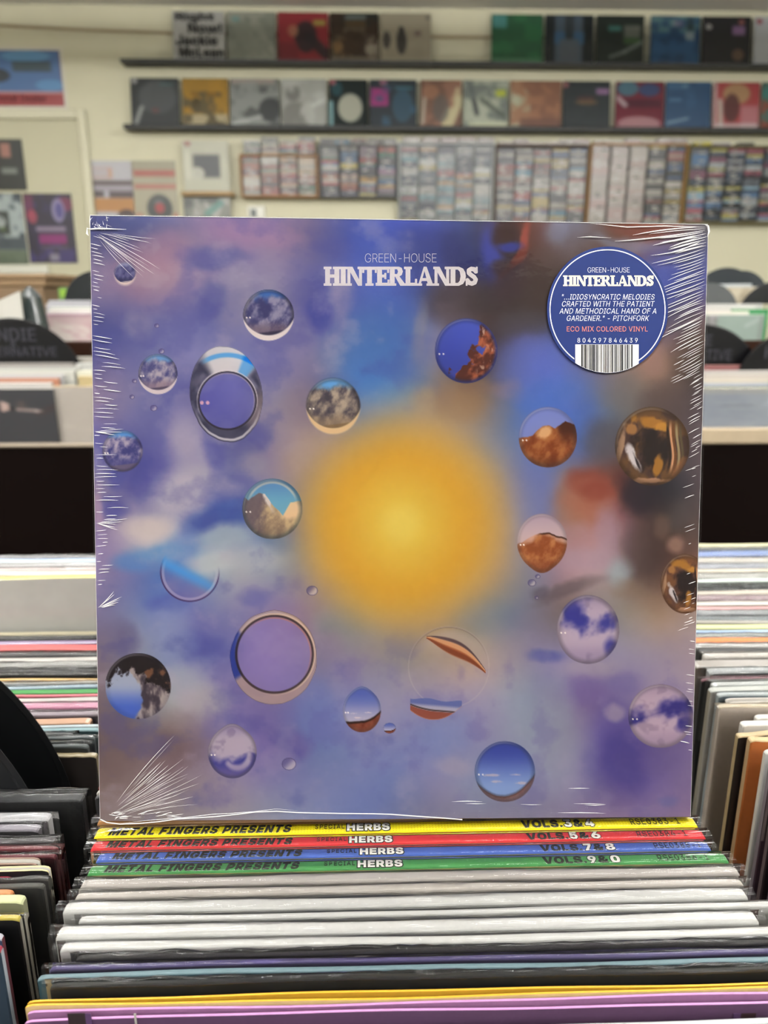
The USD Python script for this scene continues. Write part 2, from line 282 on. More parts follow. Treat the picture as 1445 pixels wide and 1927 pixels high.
    # glow in the middle of the print
    r = np.hypot(X - 757, (Y - 985)*.97) * (1 + .10*(n2(X/120, Y/120, 5) - .5))
    put('b09a7c', .7*sm(280, 165, r)); put('caa138', .98*sm(225, 110, r)); put('d2b84e', .9*sm(130, 35, r)); put('d8ca6c', .6*sm(60, 10, r))
    C += (.012*(n2(X/2.2, Y/2.2, 9, 2) - .5) + .02*(n2(X/14, Y/14, 8, 3) - .5))[..., None]
    # drops
    def drop(cx, cy, rx, ry, kind, pal, seed=0, tip=0, rim=.5, crescent=None, soft=1.3, dots=True, clip=None):
        nonlocal C
        R = max(rx, ry)*1.25
        m = (np.abs(X - cx) < R) & (np.abs(Y - cy) < R)
        x, y = X[m], Y[m]; p, q = (x - cx)/rx, (y - cy)/ry
        ang = np.arctan2(q, p); d = np.hypot(p, q)
        if tip: d = d / (1 + .10*np.clip(np.cos(ang + tip), 0, 1)**12)
        d = d / (1 + .02*(n2(np.cos(ang)*2 + seed, np.sin(ang)*2, seed, 2) - .5))
        a = np.clip((1 - d)*(rx + ry)/2/soft + .5, 0, 1)
        P = [hexa(h) for h in pal]; mix = lambda A, B, t: A*(1 - t[..., None]) + B*t[..., None]
        base = C[m]
        N = n2(p*2.4 + seed*7.1, q*2.4, seed, 5); N = np.clip((N - .5)*2.0 + .5, 0, 1)
        NF = np.clip((n2(p*4.5 + q*1.5 + seed*3.3, q*3.5, seed + 3, 5) - .5)*2.2 + .5, 0, 1)
        if kind == 'rock':       # sky, pale crag, dark side, warm foot
            col = mix(P[1] + 0*base, P[2] + 0*base, sm(.25, .8, .45*N + .55*NF))
            col = mix(col, P[3], sm(.25, .7, q + .2*N)*.7)
            col = mix(col, P[0], sm(-.45, -.75, q + .35*N - .1))
            col = mix(col, P[4], sm(.62, .7, q + .12*p)*.8)
        elif kind == 'land':     # sky over a ridge of land
            if seed == 7: ridge = np.interp(p, [-1, -.55, -.2, .05, .25, .6, 1], [.02, -.05, -.38, -.42, -.3, -.55, -.4])
            elif seed == 9: ridge = np.interp(p, [-1, -.8, -.45, -.25, .05, .35, .6, 1], [-.45, -.3, -.52, -.5, -.1, .22, -.2, -.3])
            else: ridge = np.interp(p, [-1, -.5, -.1, .3, 1], [.1, -.15, -.3, -.34, -.1])
            ridge = ridge + .10*(n2(p*5 + seed*5, p*0, seed, 3) - .5)
            col = mix(P[0] + 0*base, P[1], sm(-1, -.1, q))
            land = mix(P[2] + 0*base, P[3], sm(.25, .8, .35*N + .65*NF)*.8)
            if seed == 7: land = mix(land, hexa('d4a878'), sm(.42, .2, np.hypot((p + .12)/.8, (q + .16)/.75) + .25*(NF - .5))); land = mix(land, P[4], sm(.25, .6, p - .3*q)*sm(.4, -.3, q))
            elif seed == 9: land = mix(land, hexa('5c5060'), sm(.0, -.5, p + .3*q + .3*(NF - .5))*.8); land = mix(land, hexa('d8ccc8'), sm(.16, .02, np.abs(p + .22 - .45*(q + .4)) + .2*(NF - .4))*sm(.25, -.2, q)); land = mix(land, hexa('dcc09c'), sm(.3, .05, np.hypot(p - .6, (q - .02)*1.2) - .22 + .2*(N - .5)))
            else: land = mix(land, hexa('c8a090'), sm(.22, .0, q - ridge + .2*(N - .5))*sm(-.9, -.1, p + .3)); land = mix(land, P[4]*.5, sm(.10, .02, q - ridge)*sm(-.3, .1, p))
            land = mix(land, P[4], sm(.45, 1, q)*.5)
            col = mix(col, land, sm(-.02, .03, q - ridge))
            if seed == 9: col = mix(col, hexa('e4d8c8'), sm(.07, .01, np.abs(np.hypot(p, q + .05) - .83))*sm(-.2, -.6, q)*.7)
        elif kind == 'cloud':
            nn_ = n2(p*1.5 + seed*9.1, q*1.7 + .3*p, seed, 4) - .5
            if seed == 13: t = sm(.04, .3, np.hypot(p + .62, (q + .62)*.8)*.5 + nn_*.9)*sm(.0, .26, np.hypot(p - .62, q + .45)*.45 + nn_*1.0)*sm(.04, .16, np.hypot(p - .75, (q - .55)*.7)*.5 + nn_*.15)
            elif seed == 14: t = sm(-.16, .22, np.abs(q + .12 + .35*p)*1.1 - .2 + nn_*1.3)*sm(.02, .16, np.hypot(p - .75, q - .25)*.5 + nn_*.4)
            else: t = sm(-.15, .12, .1 - q*.55 + nn_*.8)*sm(.02, .1, np.hypot(p - .85, q - .15)*.5); t = np.maximum(t, sm(.2, .02, np.abs(np.hypot(p - .2, q - .1) - .5) + .1*nn_)*sm(-.1, .3, p + q)*.9)
            col = mix(P[0] + 0*base, P[1], t); col = mix(col, P[2], sm(.35, .9, np.abs(q + .1))*.45); col = mix(col, P[2]*.8, sm(.55, .7, n2(p*2.5, q*2.5, seed + 4, 3))*.35)
        elif kind == 'sky':      # deep sky, thin clouds, ground along the foot
            col = mix(P[0] + 0*base, P[1], sm(-.9, .6, q))
            for cx_, cy_, w_ in (((-.45, .12, .4), (.35, .1, .32), (-.2, .33, .5), (.55, .38, .3)) if rx > 20 else ()):
                col = mix(col, P[2], sm(.6, .1, np.hypot((p - cx_)/w_, (q - cy_)/.09) + 1.3*(n2(p*6, q*9, seed, 3) - .5))*.75)
            ed = (.82 - .62*p*p - .1*p) if seed % 2 else (.52 - .05*p - .42*np.clip(p, 0, 1)**2); ed = ed + .05*(n2(p*5, p*0 + seed, seed, 3) - .5)
            col = mix(col, mix(P[3] + 0*base, P[4], NF), sm(-.02, .02, q - ed)); col = mix(col, P[3]*.25, sm(.09, .02, np.abs(q - ed))*(.35 if seed % 2 else .8))
        elif kind == 'swirl':
            col = mix(P[0]*1.25 + 0*base, P[1]*.75, sm(.3, .7, N))
            def el(x0, y0, a_, b_, c_, al_=.9, ro=0):
                nonlocal col
                cc, ss = math.cos(ro), math.sin(ro); dx, dy = p - x0, q - y0
                col = mix(col, hexa(c_), al_*sm(1.25, .55, np.hypot((dx*cc + dy*ss)/a_, (-dx*ss + dy*cc)/b_) + .9*(NF - .5)))
            el(.05, .05, .5, .62, '241c1e'); el(-.05, -.62, .45, .16, 'b07c34', .9, .2); el(.28, -.48, .2, .12, 'c08c3c'); el(-.55, -.45, .16, .12, 'a87848'); el(.15, .5, .12, .26, 'b07c34', .9, .3); el(-.5, .3, .12, .3, 'dcd8e0', .9, -.45); el(-.42, .38, .04, .2, '241c20', .9, -.4)
            for k_, c_ in ((.46, '2c201c'), (.54, 'd4a078'), (.6, '6c4428'), (.7, '9c8c68'), (.8, '5c503c')): col = mix(col, hexa(c_), sm(.05, .015, np.abs(p - k_ + .12*q*q - .03*np.sin(q*5)))*sm(.75, .4, np.abs(q - .02)))
            el(-.85, 0, .07, .5, 'b89478', .8, .2); el(.0, .87, .55, .07, 'd0a080', .8); el(.7, .55, .1, .3, 'a87048', .7, .7)
        elif kind == 'isle':
            col = mix(P[0] + 0*base, P[1], sm(-1, 1, q - p*.3))
            l = sm(-.04, .05, p*.55 + q*.5 - .08 + .75*(N - .5) - .35*(NF - .5)); l = l*sm(1.02, .86, d)
            col = mix(col, mix(P[2]*.7 + 0*base, P[3], sm(.3, .75, NF)), l*.95); col = mix(col, P[4], sm(.6, .75, n2(p*9, q*6, 8, 3))*l*sm(.2, .6, p)*.8)
        elif kind == 'tree':     # dark crown over a pale slope and sky
            col = mix(P[0] + 0*base, P[1], sm(-.1, .7, q)); sl = sm(-.03, .05, p - .02 - .35*q + .45*q*q + .16*(NF - .5)); col = mix(col, mix(P[2]*.75 + 0*base, P[3], sm(.35, .62, n2(p*5, q*2.5, 6, 4))), sl)
            cr = sm(.06, -.06, q + .30 - .45*p*p - .25*p + .55*(NF - .5)); col = mix(col, mix(P[4] + 0*base, P[5], sm(.6, .8, N)), cr)
        else:
            col = base
        e = sm(.80, 1, d)*rim; col = mix(col, P[1]*.35, e)
        col = mix(col, np.array([.9, .88, .9]), sm(.05, .01, np.abs(d - .955))*.22*sm(.3, .9, np.cos(ang + 2.2)))
        if crescent: col = mix(col, hexa(crescent), sm(0, .05, np.hypot(p*.9, (q + .42)*.83) - .98))
        if dots and rx > 30:
            for ox in (-.86, -.73): col = mix(col, np.array([1, .97, .95]), sm(2.2, 1.0, np.hypot(x - cx - ox*rx, y - cy - .1*ry)))
        C[m] = base*(1 - a[:, None]) + col*a[:, None]
    def ringdrop(cx, cy, ox, oy, orx, ory, r, rot, inner, seed, wav):
        """thick-rimmed drop: a wide glassy band around a clear round window"""
        nonlocal C
        m = (np.abs(X - ox) < ory*1.3) & (np.abs(Y - oy) < ory*1.3); x, y = X[m], Y[m]
        c, s = math.cos(rot), math.sin(rot); p, q = ((x - ox)*c + (y - oy)*s)/orx, (-(x - ox)*s + (y - oy)*c)/ory
        ang = np.arctan2(y - cy, x - cx); d = np.hypot(p, q)/(1 + wav*(n2(np.cos(ang)*3, np.sin(ang)*3, seed, 3) - .5)); di = np.hypot(x - cx, y - cy)/r
        base = C[m]; mix = lambda A, B, t: A*(1 - t[..., None]) + B*t[..., None]
        a = np.clip((1 - d)*orx/1.3 + .5, 0, 1)
        if seed == 1:
            col = mix(hexa('34344c') + 0*base, hexa('74728c'), sm(.35, .65, n2(ang*1.6 + 2, di*2, 4, 3)))
            top = sm(.75, .45, np.abs(ang + 1.5)); col = mix(col, hexa('dcd8dc'), top*.9); col = mix(col, hexa('4f9ad8'), sm(.22, .1, np.abs(ang + 1.05))*.8 + sm(.12, .04, np.abs(di - 1.62))*top*.9)
            col = mix(col, hexa('2a2a40'), sm(.3, .9, np.sin(ang))*.6); col = mix(col, hexa('9a8888'), sm(.8, .3, np.abs(ang - .3))*.6)
        else:
            col = mix(hexa('b49c9c') + 0*base, hexa('94808c'), n2(ang*2, di*3, 6, 3)); col = mix(col, hexa('2c3c90'), sm(.45, .3, np.abs(np.abs(ang) - 2.95))); col = mix(col, hexa('b89880'), sm(.7, .2, np.abs(ang + .9))*.6)
        col = mix(col, hexa('e8e4e8'), sm(.04, .01, np.abs(d - .95))*(.75 if seed == 1 else .2)*sm(.1, 1, np.sin(ang)*(1 if seed == 1 else -1))); col = mix(col, hexa('22202c'), sm(.02, 0, np.abs(d - 1.0))*.4)
        out = base*(1 - a[:, None]) + col*a[:, None]
        w = hexa(inner) + .10*(n2(x/40, y/40, seed, 3)[:, None] - .5); w = .55*w + .45*base
        ai = np.clip((1 - di)*r/1.3 + .5, 0, 1); out = out*(1 - ai[:, None]) + w*ai[:, None]
        out = mix(out, hexa('33262a' if seed == 2 else '2a2634'), sm(.05, .015, np.abs(di - 1.02))*.85); out = mix(out, hexa('e0c8b0' if seed == 2 else 'd8d0d8'), sm(.035, .01, np.abs(di - 1.07))*.7*sm(-1, .6, np.cos(ang + (.6 if seed == 2 else 1.5))))
        out = mix(out, hexa('c87c58') if seed == 2 else hexa('b8a8a0'), sm(.03, .008, np.abs(di - .965))*.5*sm(-.2, .8, np.cos(ang + .9)))
        C[m] = out
    drop(234, 514, 20, 22, 'rock', ['8c90b8', '3c3c70', '6a6a98', '282850', 'd8c8c4'], 1, rim=.2, crescent='dcccc8', soft=5, dots=False)
    drop(505, 592, 48, 48, 'rock', ['3c6cb8', '3c3c6c', '9490ac', '6a5868', '2c2840'], 2, rim=.6, crescent='e2d8d8')
    drop(296, 703, 37, 38, 'rock', ['6c9cd0', '4c4c80', 'b4aab8', '8a7484', '3c3450'], 3, rim=.5, crescent='d8ccd0')
    ringdrop(427, 753, 425, 741, 68, 91, 53, -.15, '5656a8', 1, .06)
    drop(627, 763, 51, 53, 'rock', ['64a0d8', '4a4450', 'b0a090', '94806c', '7c6448'], 4, rim=.5, crescent='d8bc94', soft=3.5)
    drop(878, 659, 59, 61, 'isle', ['4858b8', '38449c', '7c3c28', 'b0603c', 'd8b8a4'], 5, rim=.45)
    drop(229, 848, 38, 39, 'rock', ['5c98d8', '40407c', 'b4a8bc', '4c4c88', '6c6078'], 6, rim=.45, soft=3)
    drop(1032, 822, 55, 57, 'land', ['7a86c4', '7c88c4', '7c3c1c', 'b07440', '4c2414'], 7, rim=.3)
    drop(1229, 839, 70, 74, 'swirl', ['3c2c28', '8c6440', 'b88438', 'e4d4d0'], 8, rim=.5, dots=False)
    drop(512, 957, 57, 57, 'land', ['5c88b8', '6ca4c0', '8c7868', 'd0b890', '5c4c48'], 9, rim=.5)
    drop(1021, 1019, 47, 53, 'land', ['b09cac', 'c4b0b8', '8c4c28', 'c08454', '6c3420'], 10, tip=-1.57, rim=.3)
    drop(1291, 1098, 46, 56, 'swirl', ['4c342c', 'a06c48', 'd8c8c8', 'e8dcdc'], 11, rim=.55, dots=False)
    drop(258, 1291, 62, 62, 'tree', ['a4acc4', '4c68c0', '5c5060', 'a89c9c', '241c20', '74503c'], 12, rim=.15, dots=False)
    drop(1108, 1184, 59, 65, 'cloud', ['3c3c90', 'b8a8bc', '8878a0'], 13, rim=.45)
    drop(1245, 1347, 61, 60, 'cloud', ['3a3480', 'b8a4b8', '9480a0'], 14, rim=.4)
    drop(436, 1416, 46, 49, 'cloud', ['3c3c8c', 'b4a8bc', '8474a4'], 15, tip=1.57, rim=.45)
    drop(681, 1337, 36, 41, 'sky', ['5464b0', 'b4b0c8', 'dccfd0', '6c3020', '8c503c'], 16, tip=1.57, rim=.3)
    drop(733, 1370, 12, 10, 'sky', ['5464b0', 'b4b0c8', 'dccfd0', '6c3020', '8c503c'], 18, rim=.3, dots=False)
    drop(951, 1452, 57, 57, 'sky', ['38469c', '88a0d0', 'c8b8c0', '7c5454', '94706c'], 17, rim=.45)
    # clear bubbles shown only by their edges
    m = np.hypot(X - 356, Y - 1076); e = sm(.05, 1.0, (Y - 1060)/40 + .4*(X < 330)); put('4c98d8', .8*sm(58, 55, m)*sm(20, 0, np.abs((Y - 1078) - (X - 345)*.55)) ); put('7c689c', .45*sm(57, 54, m)*sm(-5, 25, (Y - 1080) - (X - 345)*.4)); put('43305c', .85*sm(2.4, .6, np.abs(m - 55))*e); put('d8c8d4', .4*sm(4, 1, np.abs(m - 51))*e)
    ringdrop(516, 1231, 514, 1237, 82, 89, 71, .1, '8c78b4', 2, .05)
    m = np.hypot(X - 845, Y - 1255); put('b8aaa8', .35*sm(76, 60, m)*sm(1250, 1200, Y)); put('6c5c58', .5*sm(2, .5, np.abs(m - 75))*sm(1250, 1190, Y)); put('c0b4b4', .3*sm(2, .5, np.abs(m - 76)))
    t = (X - 805)/110; cur = 1200 + 66*np.clip(t, 0, 1)**1.5 + 4*np.sin(t*6); th = 3 + 12*np.sin(np.clip(t, 0, 1)*3.14)
    k = (t > -.02) & (t < 1.0); put('a05c38', .95*sm(1.0, .6, np.abs(Y - cur)/th)*k); put('d8a880', .8*sm(.6, .3, np.abs(Y - cur + th*.6)/th)*k); put('4c3c44', .9*sm(.35, .1, np.abs(Y - cur + th*1.05)/th)*k); put('6c3420', .7*sm(.5, .2, np.abs(Y - cur - th*.4)/th)*k)
    # lens-shaped sliver
    t = (X - 821)/49; top = 1312 + 8*np.clip((t + 1)/2, 0, 1) + 5*np.abs(t)**3*0; bot = 1355 - 22*np.clip(t, -1, 1)**2 - 4*t
    k = sm(0, 1.5, Y - top - 2*np.sin(t*5))*sm(0, 1.5, bot - Y)*(np.abs(t) < 1); put('5c68a4', .9*k); put('b4b0c4', .9*k*sm(4, 12, Y - top - 4)); ed = 1337 + 4*t - 8*t*t*(t < 0); put('3c2c2c', .9*k*sm(2.5, .5, np.abs(Y - ed))); put('8c4838', .95*k*sm(0, 2, Y - ed - 1)); put('c08a74', .7*k*sm(3, 1, bot - Y))
    for (x, y, rr) in ((288, 767, 6), (303, 660, 5), (247, 746, 4), (252, 716, 4), (294, 612, 4), (1002, 1096, 7), (1013, 1084, 4), (1011, 1124, 3), (587, 1111, 10), (543, 1438, 13)):
        m = np.hypot(X - x, (Y - y)*1.15); put('c8bcc4', .75*sm(rr + 1, rr - 1, m)*sm(-rr, rr, (X - x) + (Y - y))); put('5c5484', .7*sm(rr + 1, rr - 1, m)*sm(rr*.6, -rr, (X - x) + (Y - y))); put('4c4470', .6*sm(1.4, .4, np.abs(m - rr)))
    for x, y in ((379, 757), (390, 757)): put('e8b0c0', .9*sm(4.5, 2.5, np.hypot(X - x, Y - y)))
    return np.clip(C*np.array([1.015, 1.0, .975]), 0, 1)
# ------------------------------------------------------------------ the room
K = .92                                                # seen colour -> paint
def pc(h, k=K): return lin(h) * k
WALL_Y = 5.62
def struct(name, mb, mat): 
    p = mb.build(name, mat); tag(stage.GetPrimAtPath(p), kind='structure'); return p
struct('floor', MB().box(-4.2, -3.2, -.05, 4.2, WALL_Y + .1, 0, pc('6a5c50')), WOODV)
struct('ceiling', MB().box(-4.2, -3.2, CEIL, 4.2, WALL_Y + .1, CEIL + .05, pc('e4e4e0')), PAINT)
struct('wall_back', MB().box(-4.2, WALL_Y, 0, 4.2, WALL_Y + .1, CEIL, pc('cac7ae')), PAINT)
struct('wall_left', MB().box(-4.2, -3.2, 0, -4.1, WALL_Y, CEIL, pc('cac7ae')), PAINT)
struct('wall_right', MB().box(4.1, -3.2, 0, 4.2, WALL_Y, CEIL, pc('cac7ae')), PAINT)
struct('wall_front', MB().box(-4.1, -3.2, 0, 4.1, -3.1, CEIL, pc('5c5852')), PAINT)
def wz(px, py, d=0.0): return at_y(px, py, WALL_Y - d)
# flush door with a raised surround behind the posters
a, b = wz(148, 226), wz(-90, 226)
dm = MB(); x0, x1, zt = b[0], a[0], a[2]
for bx in ((x1, 0, x1 + .055, zt + .06), (x0 - .055, 0, x0, zt + .06), (x0, zt, x1, zt + .06)):
    dm.tri(bevel_box(bx[0], WALL_Y - .035, bx[1], bx[2], WALL_Y, bx[3], .006), pc('ccc9b2'))
dp = thing('door_1', None, None); tag(stage.GetPrimAtPath(dp), kind='structure')
dm.build('door_frame', PAINT, dp)
MB().box(x0, WALL_Y - .008, .01, x1, WALL_Y, zt, pc('bcb9a0')).build('door_leaf', PAINT, dp)
# thin cable along the top of the wall
def tube(mb, pts, r, c, n=6):
    pts = np.asarray(pts, float); rr = np.broadcast_to(r, len(pts))
    t = np.gradient(pts, axis=0); t /= np.linalg.norm(t, axis=1, keepdims=True) + 1e-12
    up = np.array([0, 0, 1.]) if abs(t[0, 2]) < .9 else np.array([1., 0, 0])
    s = np.cross(t, up); s /= np.linalg.norm(s, axis=1, keepdims=True); u = np.cross(s, t)
    an = np.linspace(0, 2*math.pi, n, endpoint=False)
    v = pts[:, None] + rr[:, None, None]*(np.cos(an)[None, :, None]*s[:, None] + np.sin(an)[None, :, None]*u[:, None])
    f = [[i*n + j, i*n + (j+1) % n, (i+1)*n + (j+1) % n, (i+1)*n + j] for i in range(len(pts)-1) for j in range(n)]
    return mb.add(v.reshape(-1, 3), f, c)
cb = MB(); tube(cb, [wz(px, py, .012) for px, py in ((-60, 44), (60, 51), (160, 56), (320, 62), (560, 66), (815, 69), (930, 70), (1100, 72))], .009, pc('a09078'))
tag(stage.GetPrimAtPath(cb.build('wall_cable', PAINT)), 'thin tan cable running along the back wall just below the ceiling', 'cable')
th = thing('thermostat', 'small white wall thermostat with dark display above the album on display', 'thermostat')
a, b = wz(466, 388), wz(500, 412); MB().tri(bevel_box(a[0], WALL_Y - .03, b[2], b[0], WALL_Y, a[2], .004), pc('d0d0c4')).build('housing', PLASTIC, th)
a, b = wz(472, 394), wz(484, 409); MB().tri(bevel_box(a[0], WALL_Y - .033, b[2], b[0], WALL_Y - .03, a[2], .001), pc('3a4440')).build('display', PLASTIC, th)

# ------------------------------------------------------------------ flat prints and jackets with their own pictures
def picture(ops, n, seed, bg, k_=.70):
    v, u = np.mgrid[0:1:n*1j, 0:1:n*1j]
    C = np.tile(np.array(hexa(bg)), (n, n, 1))
    e = 1.5 / n
    for op in ops:
        k = op[0]
        if k == 'r': _, x0, y0, x1, y1, c = op[:6]; m = sm(-e, e, u - x0)*sm(-e, e, x1 - u)*sm(-e, e, v - y0)*sm(-e, e, y1 - v)
        elif k == 'e': _, x, y, rx, ry, c = op[:6]; m = sm(1 + .12, 1 - .12, np.hypot((u - x)/rx, (v - y)/ry))
        elif k == 'n': _, sc, th_, c, sd = op[:5]; m = sm(th_ - .08, th_ + .08, n2(u*sc + sd*3.3, v*sc, seed + sd, 4)); op = (0,)*6
        elif k == 'l': _, x0, y0, x1, y1, c, w = op[:7]; dx, dy = x1-x0, y1-y0; t = np.clip(((u-x0)*dx + (v-y0)*dy)/(dx*dx+dy*dy), 0, 1); m = sm(w + e, w - e, np.hypot(u-x0-t*dx, v-y0-t*dy)); op = op[:6] + op[7:]
        al = op[6] if len(op) > 6 else .9
        C = C*(1 - al*m[..., None]) + hexa(c)*al*m[..., None]
    return lin(C) * k_
def print_face(mb, x0, x1, z0, z1, y, C):
    """grid facing -y"""
    n = C.shape[0]; vv, uu = np.mgrid[0:1:n*1j, 0:1:n*1j]
    V = np.stack([x0 + (x1-x0)*uu, np.full_like(uu, y), z1 + (z0-z1)*vv], -1).reshape(-1, 3)
    i = np.arange(n*n).reshape(n, n); F = np.stack([i[:-1, :-1], i[1:, :-1], i[1:, 1:], i[:-1, 1:]], -1).reshape(-1, 4)
    mb.add(V, F, C.reshape(-1, 3)); return mb
def lettering(parent, name, s, x0, x1, z0, z1, y, col, weight=600, slant=0, d=.0006, mat=None):
    m = solid(fit(word(s, weight, 0, slant) if isinstance(s, str) else s, x0, x1, z0, z1), d)
    m.apply_transform(trimesh.transformations.rotation_matrix(math.pi/2, [1, 0, 0])); m.apply_translation([0, y, 0])
    return MB().tri(m, pc(col)).build(name, mat or PAPER, parent)

# posters on the wall
def poster(px0, py0, px1, py1, ops, bg, label, n=56, seed=0, cat='poster', name='poster', d=.004, border=None):
    a, b = wz(px0, py0, d), wz(px1, py1, d); a[0], b[0] = wz(px0, (py0 + py1)/2, d)[0], wz(px1, (py0 + py1)/2, d)[0]
    t = thing(name, label, cat)
    mb = MB().box(a[0], WALL_Y - d, b[2], b[0], WALL_Y - d + .0035, a[2], pc('c8c4b8'))
    k = .018 if border else 0
    print_face(mb, a[0] + k, b[0] - k, b[2] + k, a[2] - k, WALL_Y - d - .0008, picture(ops, n, seed, bg)); mb.build('sheet', CARD, t)
    return t, a, b
t, a, b = poster(-120, 87, 122, 206, [('r', 0, 0, 1, .74, '3f78b4'), ('e', .72, .1, .2, .1, '66a4d4', .8), ('e', .9, .62, .12, .1, '5a9ad0', .7), ('r', .605, .19, .92, .38, '35494e'), ('e', .46, .45, .12, .13, '1c2830'), ('r', 0, .735, 1, .775, 'c8a8ac'), ('r', 0, .78, 1, 1, '9c2c30')], '9c2c30',
   'large blue poster with a red band below, highest on the back wall at left', n=80, seed=3, border=1)
lettering(t, 'lettering', 'International Dealer', a[0] + .16, b[0] - .13, b[2] + .045, b[2] + .088, WALL_Y - .0055, '501820', 700)
poster(-60, 261, 46, 358, [('r', 0, 0, 1, 1, '20241f'), ('r', .6, .08, .78, .36, 'b0786a'), ('r', .58, .56, .86, .68, '8c948c', .8)], '20241f', 'black poster with a salmon square, directly under the blue and red poster', seed=4, d=.016)
poster(-60, 363, 47, 497, [('r', 0, 0, 1, .62, 'a8b4b4'), ('r', .3, .25, .74, .58, '2a302c'), ('e', .48, .4, .2, .1, 'c4ccc8'), ('r', .35, .48, .66, .53, '5c7040'), ('n', 5, .5, '2c3640', 1), ('r', 0, .62, 1, .8, '3a444c', .9), ('r', 0, .8, 1, 1, '5c6a54', .9)], 'a8b4b4', 'pale grey poster with a landscape photograph, left of the purple music poster', seed=5, d=.016)
t, a, b = poster(50, 364, 140, 495, [('n', 3, .5, '3c3070', 1), ('r', 0, .02, .2, .35, '7c2850', .7), ('e', .15, .33, .1, .1, 'b04458', .8), ('e', .85, .15, .2, .1, '8c2850', .7), ('e', .7, .24, .14, .17, '9088b0', .9), ('e', .72, .24, .08, .11, '4a4488', .9), ('r', .2, .47, .82, .54, 'a898b0', .8), ('r', .24, .58, .82, .72, '8c2070', .95), ('r', .26, .75, .84, .8, '5c4c60', .8), ('r', .42, .86, .62, .97, '9c98a0', .8)], '241c34', 'purple and magenta music poster on the panel, lowest at the left of the wall', n=60, seed=6, d=.016)
poster(158, 302, 251, 412, [('r', 0, 0, 1, .34, 'b8b6bc'), ('r', .02, .12, .6, .3, 'c09070', .8), ('r', .05, .13, .52, .28, 'b4b0b8', .9), ('r', 0, .34, 1, .42, '3c2c28'), ('r', 0, .42, 1, .52, '98909a'), ('r', 0, .52, .4, .62, '352828'), ('r', .5, .52, 1, .64, '3c2c30'), ('r', 0, .64, 1, .88, 'b47834'), ('e', .82, .95, .18, .12, '3c2824'), ('r', 0, .88, .55, 1, 'b4b4bc')], 'b4b4bc', 'white, brown and orange concert poster, left of the red-striped poster', seed=7)
t, a, b = poster(250, 302, 333, 412, [('r', 0, 0, 1, .16, '98947c', .6), ('r', .04, .16, .98, .27, 'a04438', .8), ('r', .04, .40, .98, .48, 'a85448', .75), ('e', .58, .82, .29, .245, '2c3030'), ('e', .57, .72, .1, .06, '6c7274', .7), ('e', .58, .81, .11, .09, 'a83c40'), ('e', .1, .95, .1, .06, 'b87060', .6), ('e', .95, .95, .08, .06, 'b06050', .6)], 'a9a48c', 'beige poster with red stripes and a black disc with red centre', seed=8)
# loose white trim piece under the purple poster
a, b = wz(-80, 508), wz(92, 500); struct('trim_1', MB().tri(bevel_box(-3.2, WALL_Y - .03, wz(60, 515)[2], b[0], WALL_Y, wz(60, 499)[2], .004), pc('d0d0c4')), PAINT)

# ledges on the wall and the jackets standing on them
def ledge(px0, px1, pyt, pyb, label, depth=.12):
    a, b = wz(px0, pyt), wz(px1, pyb)
    t = thing('record_ledge', label, 'shelf')
    x0, x1, z1, z0 = a[0], b[0], a[2], b[2]
    MB().tri(bevel_box(x0, WALL_Y - depth, z0, x1, WALL_Y, z0 + .022, .003), pc('2a2c2c')).build('shelf_board', WOODV, t)
    MB().tri(bevel_box(x0, WALL_Y - depth, z0 + .022, x1, WALL_Y - depth + .018, z1, .003), pc('262828')).build('front_lip', WOODV, t)
    MB().tri(bevel_box(x0, WALL_Y - .018, z0 + .022, x1, WALL_Y, z1, .003), pc('2a2c2c')).build('back_rail', WOODV, t)
    return z0 + .022
Z1 = ledge(236, 1620, 122, 138, 'upper black wall ledge carrying the top row of records')
Z2 = ledge(241, 1620, 240, 256, 'lower black wall ledge carrying the second row of records')
